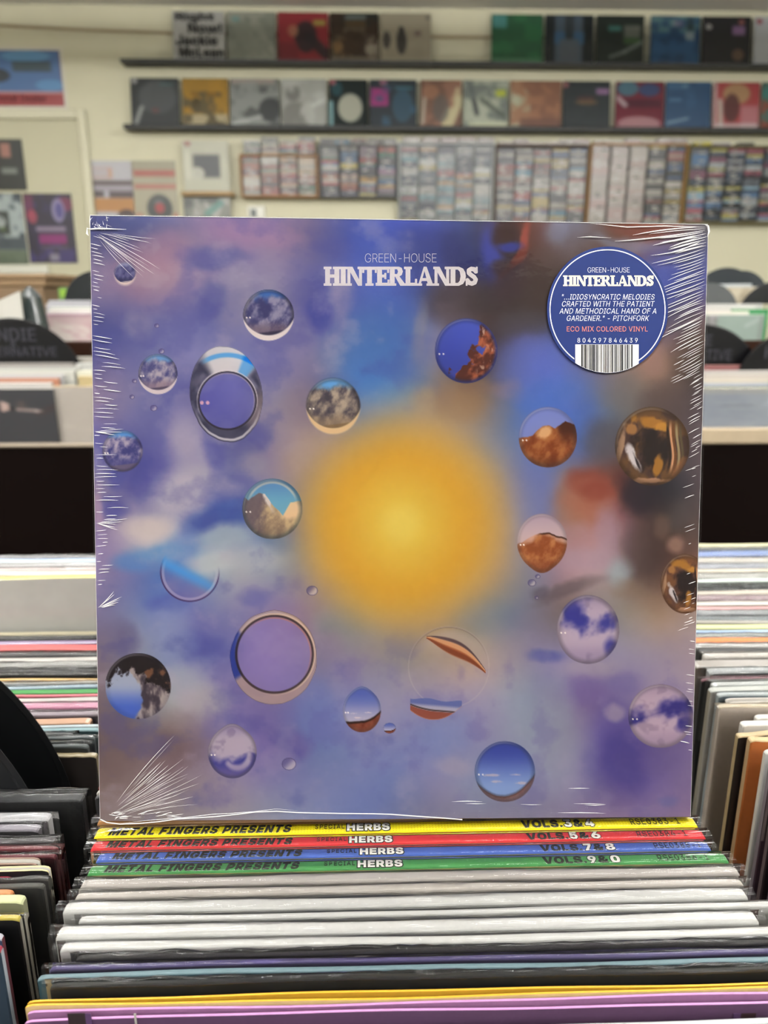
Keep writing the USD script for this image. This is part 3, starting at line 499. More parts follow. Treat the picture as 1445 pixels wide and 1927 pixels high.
COVERS = [
 (1, 320, 421, 24, 'b4b4b0', [], 'white jacket with hand-drawn black lettering at the left end of the top row', None),
 (1, 424, 518, 26, '84887c', [('n', 3, .5, '9a9c90', 1, ), ('r', .1, .1, .25, .2, '6c9c9c', .8), ('n', 6, .6, '70746a', 2)], 'plain grey-green jacket in the top row beside the white lettered jacket', None),
 (1, 520, 618, 26, '8c2830', [('e', .55, .5, .22, .32, '2a2024'), ('l', .6, .5, .95, .85, '261e22', .1), ('r', .7, .16, .95, .27, 'a0a048'), ('e', .3, .38, .1, .12, 'b08060', .8), ('r', .0, .62, .4, 1, '6c2028', .7)], 'red jacket with a dark figure in the top row', None),
 (1, 619, 713, 27, '5c5040', [('r', 0, 0, 1, .28, '1c2828'), ('r', .3, .04, .75, .14, '7c8480', .7), ('r', .3, .16, .75, .28, '5c4830'), ('e', .3, .7, .25, .2, '94744c', .8), ('e', .85, .7, .2, .25, 'a8a090', .8), ('n', 4, .52, '3a2c24', 1), ('r', 0, .9, 1, 1, '8c8474', .8)], 'dark brown jacket with a black top band in the top row', None),
 (1, 714, 813, 26, '9c9480', [('e', .42, .58, .1, .26, '2c2a28'), ('e', .42, .32, .05, .06, '2c2a28'), ('e', .13, .55, .08, .18, '3a3632'), ('r', .68, .36, .8, .46, '6c5450'), ('r', .9, .06, .98, .12, '4c4844')], 'cream jacket with two small black figures in the top row', None),
 (1, 926, 1026, 28, '24583a', [('r', .02, 0, .3, .28, '4c8c8c'), ('n', 3, .55, '2c6c44', 1), ('r', 0, .9, 1, 1, '5c8c68', .7)], 'green jacket with a teal corner in the top row', None),
 (1, 1028, 1122, 30, '4c5a68', [('r', 0, 0, .2, 1, '1c2224'), ('r', .78, 0, 1, 1, '1c2224'), ('r', .2, .35, .8, .6, '3c6488', .9), ('l', .5, .05, .5, .45, '30383c', .09), ('r', .3, .5, .7, .95, '586068')], 'black-edged blue jacket with a grey tower in the top row', None),
 (1, 1125, 1218, 34, '18241f', [('r', .58, .2, .92, .46, '6c7068'), ('r', .58, .46, .92, .58, '3a5c30'), ('r', .25, .22, .52, .32, '4c9088', .8), ('l', .3, .86, .6, .75, '8c9490', .025), ('l', .6, .75, .95, .55, '848c88', .03)], 'dark green jacket with a grey square label in the top row', None),
 (1, 1228, 1324, 36, '245078', [('r', 0, 0, 1, .34, '5c8080'), ('r', .72, .04, .88, .3, '1c3038'), ('r', .7, .34, .9, .5, '98a0a0'), ('n', 6, .55, '183c60', 1), ('r', .45, .1, .65, .22, '8c7890', .6)], 'deep blue jacket with a teal top band in the top row', None),
 (1, 1326, 1420, 40, '28282c', [('e', .13, .22, .06, .06, 'a8a8a8'), ('r', .62, .2, .88, .38, '8c6c98', .9), ('e', .75, .8, .12, .12, '6c5444', .8), ('e', .8, .12, .06, .05, '945c5c')], 'charcoal black jacket with a lilac price sticker in the top row', None),
 (1, 1424, 1520, 42, 'b4b8bc', [('e', .1, .1, .06, .06, '944c54')], 'pale grey jacket at the right end of the top row', None),
 (2, 240, 334, 146, '34383a', [('e', .55, .4, .4, .35, '54585a', .8), ('e', .08, .06, .06, .06, 'a8a8a8'), ('l', .1, .93, .22, .62, 'a8aca8', .04), ('e', .5, .68, .08, .06, '6c4444', .7), ('r', .6, .1, .9, .16, '486868', .7)], 'charcoal jacket at the left end of the second row', None),
 (2, 338, 428, 147, 'a07c34', [('r', .1, .1, .55, .22, '7c5c2c', .8), ('r', .2, .3, .85, .36, '745428', .8), ('e', .3, .55, .12, .15, '4c4430'), ('r', .0, .75, 1, 1, 'b0a890', .85), ('n', 6, .5, '5c5440', 1), ('r', 0, 0, 1, .28, 'a47e34')], 'mustard yellow jacket in the second row', None),
 (2, 429, 525, 148, '70746f', [('r', 0, 0, .9, .1, 'a4948c'), ('r', .04, .16, .95, .95, '4c504e'), ('n', 4, .5, '8c908c', 1), ('e', .8, .65, .22, .25, '2c3032'), ('l', .05, .95, .6, .8, 'b4b8b4', .04)], 'black and white photographic jacket in the second row', None),
 (2, 526, 614, 147, '9c9e98', [('e', .26, .3, .16, .17, '6c6c68'), ('e', .32, .8, .32, .32, '74746e'), ('n', 3, .55, 'b0b2ac', 1), ('l', .7, .55, .95, .45, 'c4c6c2', .04)], 'pale grey jacket with a head-and-shoulders portrait in the second row', None),
 (2, 617, 692, 147, '142022', [('e', .55, .6, .32, .3, 'b8b8a8'), ('e', .2, .2, .15, .15, '2c5058'), ('e', .1, .06, .08, .06, 'b06870'), ('l', .05, .95, .05, .5, '88b0b4', .06)], 'black jacket with a white shape in the second row', None),
 (2, 694, 786, 148, '14232c', [('r', .02, .18, .4, .56, 'a02874'), ('e', .7, .55, .22, .35, '24485c', .9), ('e', .3, .06, .08, .06, 'a06478'), ('r', .55, .15, .9, .2, '4c8c94', .8), ('n', 5, .6, '2a5068', 1)], 'dark blue jacket with a bright pink square in the second row', None),
 (2, 791, 871, 148, '6c4c3c', [('e', .25, .25, .2, .15, '94684c', .8), ('l', .65, .9, .95, .3, 'c4bc94', .16), ('n', 4, .55, '8c6450', 1), ('e', .5, .6, .2, .3, '54504c', .7), ('l', .05, .9, .1, .4, 'b0a898', .04)], 'brown jacket with a pale diagonal in the second row', None),
 (2, 873, 960, 149, 'aab0a0', [('l', .15, .1, .3, .7, '3c4044', .05), ('n', 4, .52, '6c7470', 1), ('l', .4, .4, .9, .75, '5c645c', .05), ('r', .72, .2, .95, .34, 'b4c040'), ('r', .1, .88, 1, 1, 'c0c4a8')], 'white illustrated jacket with a lime sticker in the second row', None),
 (2, 962, 1061, 149, '7c5440', [('r', 0, 0, .18, 1, 'b0b49c'), ('e', .25, .55, .14, .4, 'a8aa90', .8), ('n', 5, .5, '94684c', 1), ('r', .2, .8, 1, 1, '5c3c34', .7)], 'rust brown jacket with a pale left side in the second row', None),
 (2, 1062, 1154, 150, '1e282c', [('e', .5, .45, .25, .05, '6c5034', .8), ('e', .48, .36, .2, .05, '4c2c2c', .8), ('r', .7, .16, .98, .28, '98709c'), ('e', .05, .08, .07, .06, '945c5c')], 'black jacket with a small gold emblem in the second row', None),
 (2, 1162, 1256, 150, '6c2838', [('e', .25, .15, .22, .16, '487484', .9), ('e', .7, .18, .22, .14, '344c74', .9), ('r', .1, .38, .95, .55, '402030', .7), ('e', .5, .9, .45, .16, 'b08c90', .8), ('l', .05, .35, .2, .5, 'b4a4a8', .05)], 'maroon jacket with blue shapes in the second row', None),
 (2, 1257, 1346, 151, '1e4468', [('r', .05, .02, .5, .14, '7c98a8', .8), ('r', .08, .35, .35, .42, '5c809c', .7), ('l', .05, .88, .5, .78, '9cb0bc', .02), ('n', 3, .55, '2c5478', 1)], 'navy blue jacket with pale lettering in the second row', None),
 (2, 1348, 1438, 152, '98383c', [('e', .5, .25, .3, .22, 'a08c60', .8), ('e', .4, .55, .18, .3, '4c2424'), ('l', .15, .4, .18, .95, 'b4b4a8', .05), ('r', .6, .5, 1, 1, 'b48c94', .6), ('r', .02, .88, 1, 1, 'c0b8b8', .8), ('r', 0, 0, .08, 1, 'b0a0a0')], 'red and white jacket with a dark face in the second row', None),
 (2, 1440, 1530, 153, '3c7470', [('n', 4, .5, '8c4438', 1)], 'teal and orange jacket at the right end of the second row', None)]
for i, (row, px0, px1, pyt, bg, ops, lab, _) in enumerate(COVERS):
    zb = Z1 if row == 1 else Z2
    y = WALL_Y - .085 + .0015*(i % 2)
    a, b = at_y(px0 + 1, pyt, y), at_y(px1 - 1, pyt, y)
    zt = zb + max(.29, min(.335, a[2] - zb))
    t = thing('display_record', lab, 'record', (0, 0, 0), group='records on the wall ledges')
    lean = .052
    mb = MB().box(a[0], y - .006, zb, b[0], y - .001, zt, pc('5a564e'))
    print_face(mb, a[0], b[0], zb, zt, y - .0065, picture(ops, 40, i + 20, bg))
    for q in range(len(mb.v)):
        mb.v[q][:, 1] += (mb.v[q][:, 2] - zb)/(zt - zb)*lean
    mb.build('jacket', CARD if i % 3 else GLOSSY, t)
    if i == 0:
        for s, r0, r1, xa, xb in (('Right', .76, .96, .06, .8), ('Now!', .55, .74, .3, .95), ('Jackie', .30, .51, .06, .86), ('McLean', .05, .26, .12, .98)):
            yy = y - .0075 + lean*(r0 + r1)/2
            lettering(t, 'lettering', s, a[0] + (b[0]-a[0])*xa, a[0] + (b[0]-a[0])*xb, zb + (zt-zb)*r0, zb + (zt-zb)*r1, yy - .012, '2c2c2c', 800, d=.002)
# two jackets on narrow wooden ledges at the left
for (px0, px1, pt, pb, lab, ops, bg, ln) in ((342, 434, 265, 364, 'white jacket with a black square photograph on the small wooden ledge', [('r', .22, .26, .8, .7, '3c4044'), ('e', .3, .62, .16, .12, 'c4c4b4'), ('e', .12, .05, .08, .06, '8c4c4c', .6), ('l', .1, .2, .1, .7, 'dadac8', .03)], 'bcbca8', 'light wooden ledge under the white jacket with the black photograph'),
                                              (345, 438, 372, 470, 'grey and white collage jacket just below the small wooden ledge', [('n', 4, .5, '4c504e', 1), ('n', 5, .55, 'b8b8b0', 2), ('l', .5, .3, .8, .1, '5c8c84', .06)], '84867e', 'lower wooden ledge carrying the collage jacket, mostly behind the album')):
    a, b = wz(px0, pt, .05), wz(px1, pb, .05)
    sh = thing('picture_ledge', ln, 'shelf')
    MB().tri(bevel_box(a[0] - .02, WALL_Y - .09, b[2] - .018, b[0] + .03, WALL_Y, b[2], .003), pc('8a7048')).build('shelf_board', WOODV, sh)
    MB().tri(bevel_box(a[0] - .02, WALL_Y - .095, b[2] - .018, b[0] + .03, WALL_Y - .09, b[2] + .008, .001), pc('957a50')).build('front_lip', WOODV, sh)
    t = thing('display_record', lab, 'record', group='records on the wall ledges')
    mb = MB().box(a[0], WALL_Y - .058, b[2], b[0], WALL_Y - .053, a[2], pc('8a867a')); print_face(mb, a[0], b[0], b[2], a[2], WALL_Y - .0585, picture(ops, 40, 77, bg)); mb.build('jacket', CARD, t)

# ------------------------------------------------------------------ cassette racks on the wall
rng = random.Random(11)
PAL = {'mix': 'b8b4ac a8a49c 8c8c88 6c706c 4a4c4c 2c2e2e b8a090 a06c54 8c3c38 b04844 3c5c7c 5c7c9c 34684c c0b060 b89048 c8c4b8 7c6c74 94748c 3c3c54 d0ccc4'.split(),
       'warm': 'b89878 a0624c 4c6c54 8c8c78 4c4c44 8c3c3c 5c4848 a8a498 c4b49c b06858 3c4c5c d0ccc0'.split(),
       'pale': 'b4a8a4 b0a4a0 a89c98 b8a09c b4aca4 c0b8b0 a8a098 b49c98'.split(),
       'cool': 'a8aca8 8c9090 6c7478 44505c 54606c 3c4854 b4b4ac 98a0a0 b0a468 a06464 6c9098 c4c8c4 50505c b08850 2c3440'.split(),
       'dark': '8c8880 34383a 2c3030 54545c a8a49c 7c4c44 943c38 3c5478 b09c58 b8b4ac 4c4c4c 74706c 9c9488 3a7890'.split(),
       'blue': '8c9498 3c4450 2c3038 a8a8ac b46874 5c84b0 9cc0d8 4c5c70 8c5c74 b4bcc0 6c7480 c0b868 404854 2c3a4c'.split()}
NAMES = {'b': 'blue', 'g': 'green', 'r': 'red'}
def colour_word(h):
    r, g, b = [int(h[i:i+2], 16) for i in (0, 2, 4)]
    mx, mn = max(r, g, b), min(r, g, b)
    if mx - mn < 26: return 'white' if mx > 178 else 'light grey' if mx > 138 else 'grey' if mx > 84 else 'black'
    if r == mx: return ('yellow' if mx > 160 else 'olive') if g > .85*r and b < .75*r else ('pink' if b > g else 'tan') if mn > 130 else ('pink' if b > .7*r and mx > 160 else 'orange' if g > .62*r else 'red') if mx > 120 else 'brown'
    if g == mx: return 'green'
    return 'light blue' if mn > 110 else 'purple' if r > g + 6 else 'blue'
def rack(name_label, px0, px1, pyt, pyb, frame, cols, depth, wood, bars=.012, back='1c1c1a', divider='2a2622'):
    a, b = at_y(px0, pyt + 12, WALL_Y - depth), at_y(px1, pyt + 12, WALL_Y - depth); a[2] = at_y(px0, pyt, WALL_Y - depth)[2]; b[2] = at_y(px1, pyb, WALL_Y - depth)[2]
    t = thing('cassette_rack', name_label, 'rack', group=None)
    x0, x1, z1, z0 = a[0], b[0], a[2], b[2]
    m = WOODV if wood else PLASTIC
    MB().box(x0, WALL_Y - .006, z0, x1, WALL_Y, z1, pc(back)).build('back_panel', WOODV, t)
    for xa in (x0, x1 - bars): MB().tri(bevel_box(xa, WALL_Y - depth, z0, xa + bars, WALL_Y - .006, z1, .0015), pc(frame)).build('side_panel', m, t)
    MB().tri(bevel_box(x0 + bars, WALL_Y - depth, z1 - bars, x1 - bars, WALL_Y - .006, z1, .0015), pc(frame)).build('top_panel', m, t)
    MB().tri(bevel_box(x0 + bars, WALL_Y - depth, z0, x1 - bars, WALL_Y - .006, z0 + bars, .0015), pc(frame)).build('bottom_panel', m, t)
    cw = (x1 - x0 - 2*bars) / cols
    for i in range(1, cols):
        xm = x0 + bars + i*cw; MB().box(xm - .003, WALL_Y - depth + .012, z0 + bars, xm + .003, WALL_Y - .006, z1 - bars, pc(divider)).build('divider', WOODV, t)
    return [(x0 + bars + i*cw, x0 + bars + (i+1)*cw) for i in range(cols)], z0 + bars, z1 - bars, WALL_Y - depth + .006
CASSETTES = [0]; REST = MB()
NTH = ['first', 'second', 'third', 'fourth', 'fifth', 'sixth', 'seventh', 'eighth', 'ninth', 'tenth', 'eleventh', 'twelfth', '13th', '14th', '15th', '16th', '17th', '18th', '19th', '20th', '21st', '22nd', '23rd', '24th', '25th', '26th', '27th', '28th', '29th', '30th', '31st', '32nd']
def cassette(xc, zb, y, h, col, where, rest=False, w=.109, group='cassettes in the wall racks'):
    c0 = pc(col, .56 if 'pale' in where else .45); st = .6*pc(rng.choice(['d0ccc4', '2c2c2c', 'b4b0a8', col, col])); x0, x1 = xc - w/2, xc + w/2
    mb = MB().box(x0, y, zb + .0008, x1, y + .064, zb + h - .0008, c0*.9, cf=(c0, c0*.8))
    u0 = rng.uniform(.1, .5)*w; u1 = u0 + rng.uniform(.2, .45)*w
    mb.box(x0 + u0, y - .0006, zb + h*.25, min(x0 + u1, x1 - .004), y, zb + h*.75, st)
    if rest: REST.v += mb.v; REST.c += mb.c; REST.f += [f + REST.n for f in mb.f]; REST.n += mb.n; return
    CASSETTES[0] += 1
    p = mb.build('cassette', PLASTIC)
    tag(stage.GetPrimAtPath(p), '%s cassette spine, %s' % (colour_word(col), where), 'cassette', group)
def fill(slots, z0, z1, y, pal, rackname, h=.0168, rest=lambda c: False, top_gap=0):
    for ci, (xa, xb) in enumerate(slots):
        n = int((z1 - z0)/h); hh = h; prev = None
        for k in range(n - (top_gap[ci] if top_gap else 0)):
            col = prev if prev and rng.random() < .22 else rng.choice(PAL[pal]); prev = col
            cassette((xa + xb)/2 + rng.uniform(-.003, .003), z0 + k*hh, y + rng.uniform(0, .004), hh, col,
                     '%s from the bottom, %s column of the %s' % (NTH[k], NTH[ci], rackname), rest=rest(ci), w=min(.109, (xb - xa)*.92))
def loose(px0, px1, n, zb, y, pal, levels, where):
    a, b = at_y(px0, 300, y), at_y(px1, 300, y); w = (b[0] - a[0])/n
    for i in range(n):
        for k in range(levels if isinstance(levels, int) else levels[i]):
            cassette(a[0] + (i + .5)*w + rng.uniform(-.006, .006), zb + k*.0168, y + rng.uniform(0, .006), .0168, rng.choice(PAL[pal]), '%s loose pile %s, %s up' % (NTH[i], where, NTH[k]), w=min(.109, w*.94), group='loose cassettes on top of the racks')
D_ = .085
s, z0, z1, y = rack('small rack with orange-brown wooden frame, leftmost of the cassette racks', 450, 598, 289, 371, '8a6234', 4, D_, True); fill(s, z0, z1, y, 'warm', 'small wooden rack'); za = z1 + .012
loose(458, 594, 4, za, y, 'warm', (5, 6, 5, 6), 'on the small wooden rack')
s, z0, z1, y = rack('black cassette rack of four towers between the small wooden and the silver rack', 599, 749, 270, 372, '1c1e1e', 4, D_, False, divider='141414'); fill(s, z0, z1, y, 'mix', 'black rack')
loose(601, 748, 5, z1 + .012, y, 'dark', 2, 'on the black rack')
s, z0, z1, y = rack('silver metal framed cassette rack in the middle of the wall', 750, 931, 267, 440, '8e9290', 5, D_, False, divider='7c807c'); fill(s, z0, z1, y, 'cool', 'silver rack', rest=lambda c: c > 1)
loose(757, 930, 5, z1 + .012, y, 'pale', 2, 'on the silver rack')
s, z0, z1, y = rack('dark brown cassette rack right of the silver rack', 933, 1110, 271, 440, '4a3826', 5, D_, True, divider='2c241c'); fill(s, z0, z1, y, 'dark', 'dark brown rack', rest=lambda c: True)
loose(936, 1108, 6, z1 + .012, y, 'pale', (1, 2, 1, 1, 2, 2), 'on the dark brown rack')
s, z0, z1, y = rack('wooden cassette rack full of matching pale spines, right of the dark brown rack', 1111, 1296, 269, 440, '8c6834', 5, D_, True, divider='4a463c'); fill(s[:3], z0, z1, y, 'pale', 'pale rack', rest=lambda c: True); fill(s[3:], z0, z1, y, 'dark', 'pale rack', rest=lambda c: True)
loose(1115, 1292, 6, z1 + .012, y, 'pale', (1, 1, 2, 1, 2, 2), 'on the wooden pale-spined rack')
s, z0, z1, y = rack('olive-edged dark cassette rack at the right edge of the photo', 1298, 1478, 273, 420, '5c5430', 5, D_, True, divider='20242a'); fill(s, z0, z1, y, 'blue', 'rack at the right edge', rest=lambda c: True)
cassette(at_y(1320, 300, y)[0], z1 + .012, y, .022, 'd0c428', 'resting singly on top of the rack at the right edge')
cassette(at_y(1357, 300, y)[0], z1 + .012, y, .017, 'b0a8b8', 'resting on top of the right-edge rack, beside the yellow one')
cassette(at_y(1401, 300, y)[0], z1 + .012, y, .019, '54545c', 'resting on top of the right-edge rack, farthest right')
tag(stage.GetPrimAtPath(REST.build('cassette_tapes', PLASTIC)), 'rows of mixed cassette spines filling the silver, brown, wooden and right-hand racks', 'cassettes', kind='stuff')
# ------------------------------------------------------------------ record bins in front
BASE_Z = .806
def jacket_mesh(mb, x0, x1, y0, y1, z0, z1, front, top, back, side, seed=0, wave=.0005, round_=.0016, torn=0, n=20):
    r = np.random.default_rng(seed + 5)
    xs = np.r_[x0, x0 + .0008, x0 + .003, np.linspace(x0 + .008, x1 - .008, n if not torn else 70), x1 - .003, x1 - .0008, x1]
    t = y1 - y0; c = min(.0009, t*.28)
    drop = np.zeros(len(xs)); drop[[0, -1]] = round_; drop[[1, -2]] = round_*.45; drop[[2, -3]] = round_*.08
    ph = r.uniform(0, 6, 3); zz = wave*(np.sin(xs*21 + ph[0]) + .5*np.sin(xs*57 + ph[1])) - drop; yy = wave*1.2*np.sin(xs*13 + ph[2]) * 0
    if torn: zz = zz - torn*np.clip(n2(xs*90 + seed, xs*0, seed, 5), 0, 1)
    ins = np.zeros(len(xs)); ins[[0, -1]] = t*.12
    P = [(y0, z0), (y0, z1 - .05), (y0, z1 - .012), (y0, z1 - c), (y0 + c*.3, z1 - c*.3), (y0 + c, z1), (y1 - c, z1), (y1 - c*.3, z1 - c*.3), (y1, z1 - c), (y1, z1 - .05), (y1, z0)]
    cols = [front, front, front, top, top, top, top, top, back, back]
    ym = (y0 + y1)/2
    V = np.array([[(x, ym + (py - ym)*(1 - i*2/t if t else 1) + dy, pz + (dz if pz > z0 + .2 else 0)) for (py, pz) in P] for x, i, dy, dz in zip(xs, ins, yy, zz)])
    for k, col in enumerate(cols):
        a, b = V[:, k], V[:, k+1]
        q = np.stack([a[:-1], a[1:], b[1:], b[:-1]], 1)[:, ::1].reshape(-1, 3)
        mb.add(q, np.arange(len(q)).reshape(-1, 4), col)
    for e, w in ((0, 1), (-1, -1)):
        poly = V[e][::w]; cen = poly.mean(0)
        tri = np.array([[cen, poly[i], poly[i+1]] for i in range(len(poly)-1)]).reshape(-1, 3)
        mb.add(tri, np.arange(len(tri)).reshape(-1, 3), side)
    return mb
def film_strip(mb, x0, x1, y0, y1, z1, down, flap, seed, amp=.0006, gap=.0005):
    """thin clear sleeve: down the front, over the top (a few millimetres proud), down the back"""
    nx = 64; xs = np.linspace(x0 - .003, x1 + .003, nx)
    ym = (y0 + y1)/2
    P = [(y0 - gap, z1 - down), (y0 - gap, z1 - down*.5), (y0 - gap, z1 - .012), (y0 - gap*1.2, z1 - .004), (y0 - gap*.6, z1 + gap), (y0 + (y1-y0)*.3, z1 + flap*.8 + gap), (ym, z1 + flap + gap), (y0 + (y1-y0)*.75, z1 + flap*.8 + gap), (y1 + gap*.6, z1 + gap), (y1 + gap, z1 - .006), (y1 + gap, z1 - .05)]
    V = np.array([[(x, py, pz) for (py, pz) in P] for x in xs])
    k = np.arange(len(P))
    nz = meshkit.fbm(np.stack([V[..., 0]*70, V[..., 2]*60 + k[None, :]*.9, np.full(V.shape[:2], seed*1.7)], -1), 3, seed) - .5
    nz2 = meshkit.fbm(np.stack([V[..., 0]*160, V[..., 2]*160 + k[None, :]*1.3, np.full(V.shape[:2], seed*2.3)], -1), 3, seed + 2) - .5
    top = np.array([0, .1, .3, .7, .8, 1, 1, 1, .6, .3, .1])
    V[..., 2] += (nz*1.6 + nz2*.8)*amp*2*top[None] * (k[None] > 3)*(k[None] < 9); V[..., 1] -= np.abs(nz)*amp*1.0*top[None]*(k[None] < 5)
    ii = np.arange(nx*len(P)).reshape(nx, len(P)); F = np.stack([ii[:-1, :-1], ii[1:, :-1], ii[1:, 1:], ii[:-1, 1:]], -1).reshape(-1, 4)
    return mb.add(V.reshape(-1, 3), F, (1, 1, 1))
SEED = [0]
def record(x0, x1, y0, y1, z1, z0, front, top, label, group, kind='spine', wrap=None, side=None, mat=None, torn=0, extra=None, cat='record', name='vinyl_record', wave=.0005, inner='d8d4cc'):
    SEED[0] += 1; sd = SEED[0]
    f, tp = pc(front), pc(top); sc = pc(side) if side else (f*.5 + tp*.5); bk = f*.9
    t = thing(name, label, cat, group=group)
    mat = mat or (GLOSSY if sd % 3 == 0 else CARD)
    if kind == 'spine':
        jacket_mesh(MBx := MB(), x0, x1, y0, y1, z0, z1, f, tp, bk, sc, sd, torn=torn, wave=wave); MBx.build('jacket', mat, t)
    else:      # pocket seen from its open edge: two boards, the inner sleeve a little lower between them
        w = min(.0011, (y1 - y0)*.3)
        jacket_mesh(m1 := MB(), x0, x1, y0, y0 + w, z0, z1, f, tp, pc(inner), sc, sd, torn=torn); m1.build('front_cover', mat, t)
        jacket_mesh(m2 := MB(), x0, x1, y1 - w, y1, z0, z1 + .0006, pc(inner)*.8, tp, bk, sc, sd + 50, torn=torn*.6); m2.build('back_cover', mat, t)
        if y1 - y0 > 3.2*w + .0004: jacket_mesh(m3 := MB(), x0 + .004, x1 - .004, y0 + w + .0002, y1 - w - .0002, z0, z1 - .0035, pc(inner), pc(inner), pc(inner), pc(inner), sd + 90); m3.build('inner_sleeve', PAPER, t)
    if wrap: film_strip(m4 := MB(), x0, x1, y0, y1, z1 + (.0006 if kind != 'spine' else 0), wrap[0], wrap[1], sd, wrap[2] if len(wrap) > 2 else .0006, wrap[3] if len(wrap) > 3 else .0005); m4.build('plastic_sleeve', SHRINK if wrap[1] < .0007 else POLY, t, smooth=True)
    if extra: extra(t, x0, x1, y0, y1, z1)
    return t
def stack(rows, xref, z, end, width, group, zb=BASE_Z, minT=.0026, squeeze=.0004, fall=.0):
    """rows from the back to the front; each stands on the bin's floor where the plane of the tops is met by its two edges"""
    lim = None; out = []
    for k_, rw in enumerate(rows):
        (pb, pf, pe, front, top, label) = rw[:6]; kw = dict(rw[6]) if len(rw) > 6 else {}
        zz = z + kw.pop('dz', 0) - fall*k_
        y1, y0 = at_z(xref, pb, zz)[1], at_z(xref, pf, zz)[1]
        wr = kw.get('wrap'); g = (wr[3] if wr and len(wr) > 3 else .0005 if wr else 0)
        if lim is not None: y1 = min(y1, lim - squeeze - g)
        y0 = min(y0, y1 - minT); lim = y0 - g
        xe = at_z(pe, (pb + pf)/2, zz)
        d = xe - EYE; px = EYE[0] + d[0]/d[1]*((y0 + y1)/2)   # the end seen at pe
        w = kw.pop('w', width); pr = kw.pop('pr', None)
        if pr: w = (at_z(pr, (pb + pf)/2 - 8, zz)[0]/at_z(pr, (pb + pf)/2 - 8, zz)[1]*((y0 + y1)/2)) - px
        x0, x1 = (px, px + w) if end == 'left' else (px - w, px)
        out.append(record(x0, x1, y0, y1, zz, zb, front, top, label, group, **kw))
    return out
def spine_print(code, vols, accent, xs, paint):
    """lettering lying along the spine"""
    def put(t, x0, x1, y0, y1, z1):
        zt = z1; h = y1 - y0; ym = (y0 + y1)/2
        def flat(shape, pxa, pxb, ya, yb, col, nm, up=0.0, dp=.00012):
            if isinstance(shape, str): shape = word(shape)
            xa, xb = [at_z(p, project((0, ym, zt))[1], zt)[0] for p in (pxa, pxb)]
            m = solid(fit(shape, xa, xb, y0 + ya*h, y0 + yb*h), dp); m.apply_translation([0, 0, zt + .00022 + up])
            MB().tri(m, pc(col)).build(nm, PAPER, t)
        a, b, c, d = xs
        flat(word('METAL FINGERS PRESENTS', 900, .08, .25), a[0], a[1], .08, .84, '32322c', 'title_lettering')
        flat(word('SPECIAL', 450, .22), b[0], b[1], .36, .78, '383428', 'small_lettering')
        hb = word('HERBS', 900, .05); flat(hb.buffer(.07), c[0] - 2, c[1] + 2, .03, .89, '33332e', 'lettering_outline'); flat(hb, c[0], c[1], .09, .83, 'f4f2ec', 'white_lettering', .0001)
        v, n1, n2_ = vols
        u0, u1 = d[0]; L = u1 - u0
        flat(word('VOLS.', 900, .05), u0, u0 + L*.56, .08, .84, '32322c', 'volume_lettering')
        for s, f0, f1 in ((n1, .585, .69), (n2_, .88, 1.0)):
            g = word(s, 900); flat(g.buffer(.06), u0 + L*f0 - 1.5, u0 + L*f1 + 1.5, .03, .89, '33332e', 'lettering_outline'); flat(g, u0 + L*f0, u0 + L*f1, .08, .84, 'f4f2ec', 'white_lettering', .0001)
        flat(word('&', 900), u0 + L*.715, u0 + L*.85, .08, .84, '32322c', 'volume_lettering')
        flat(word(code, 400, .12), d[1][0], d[1][1], .2, .82, '34342c', 'code_lettering')
    return put
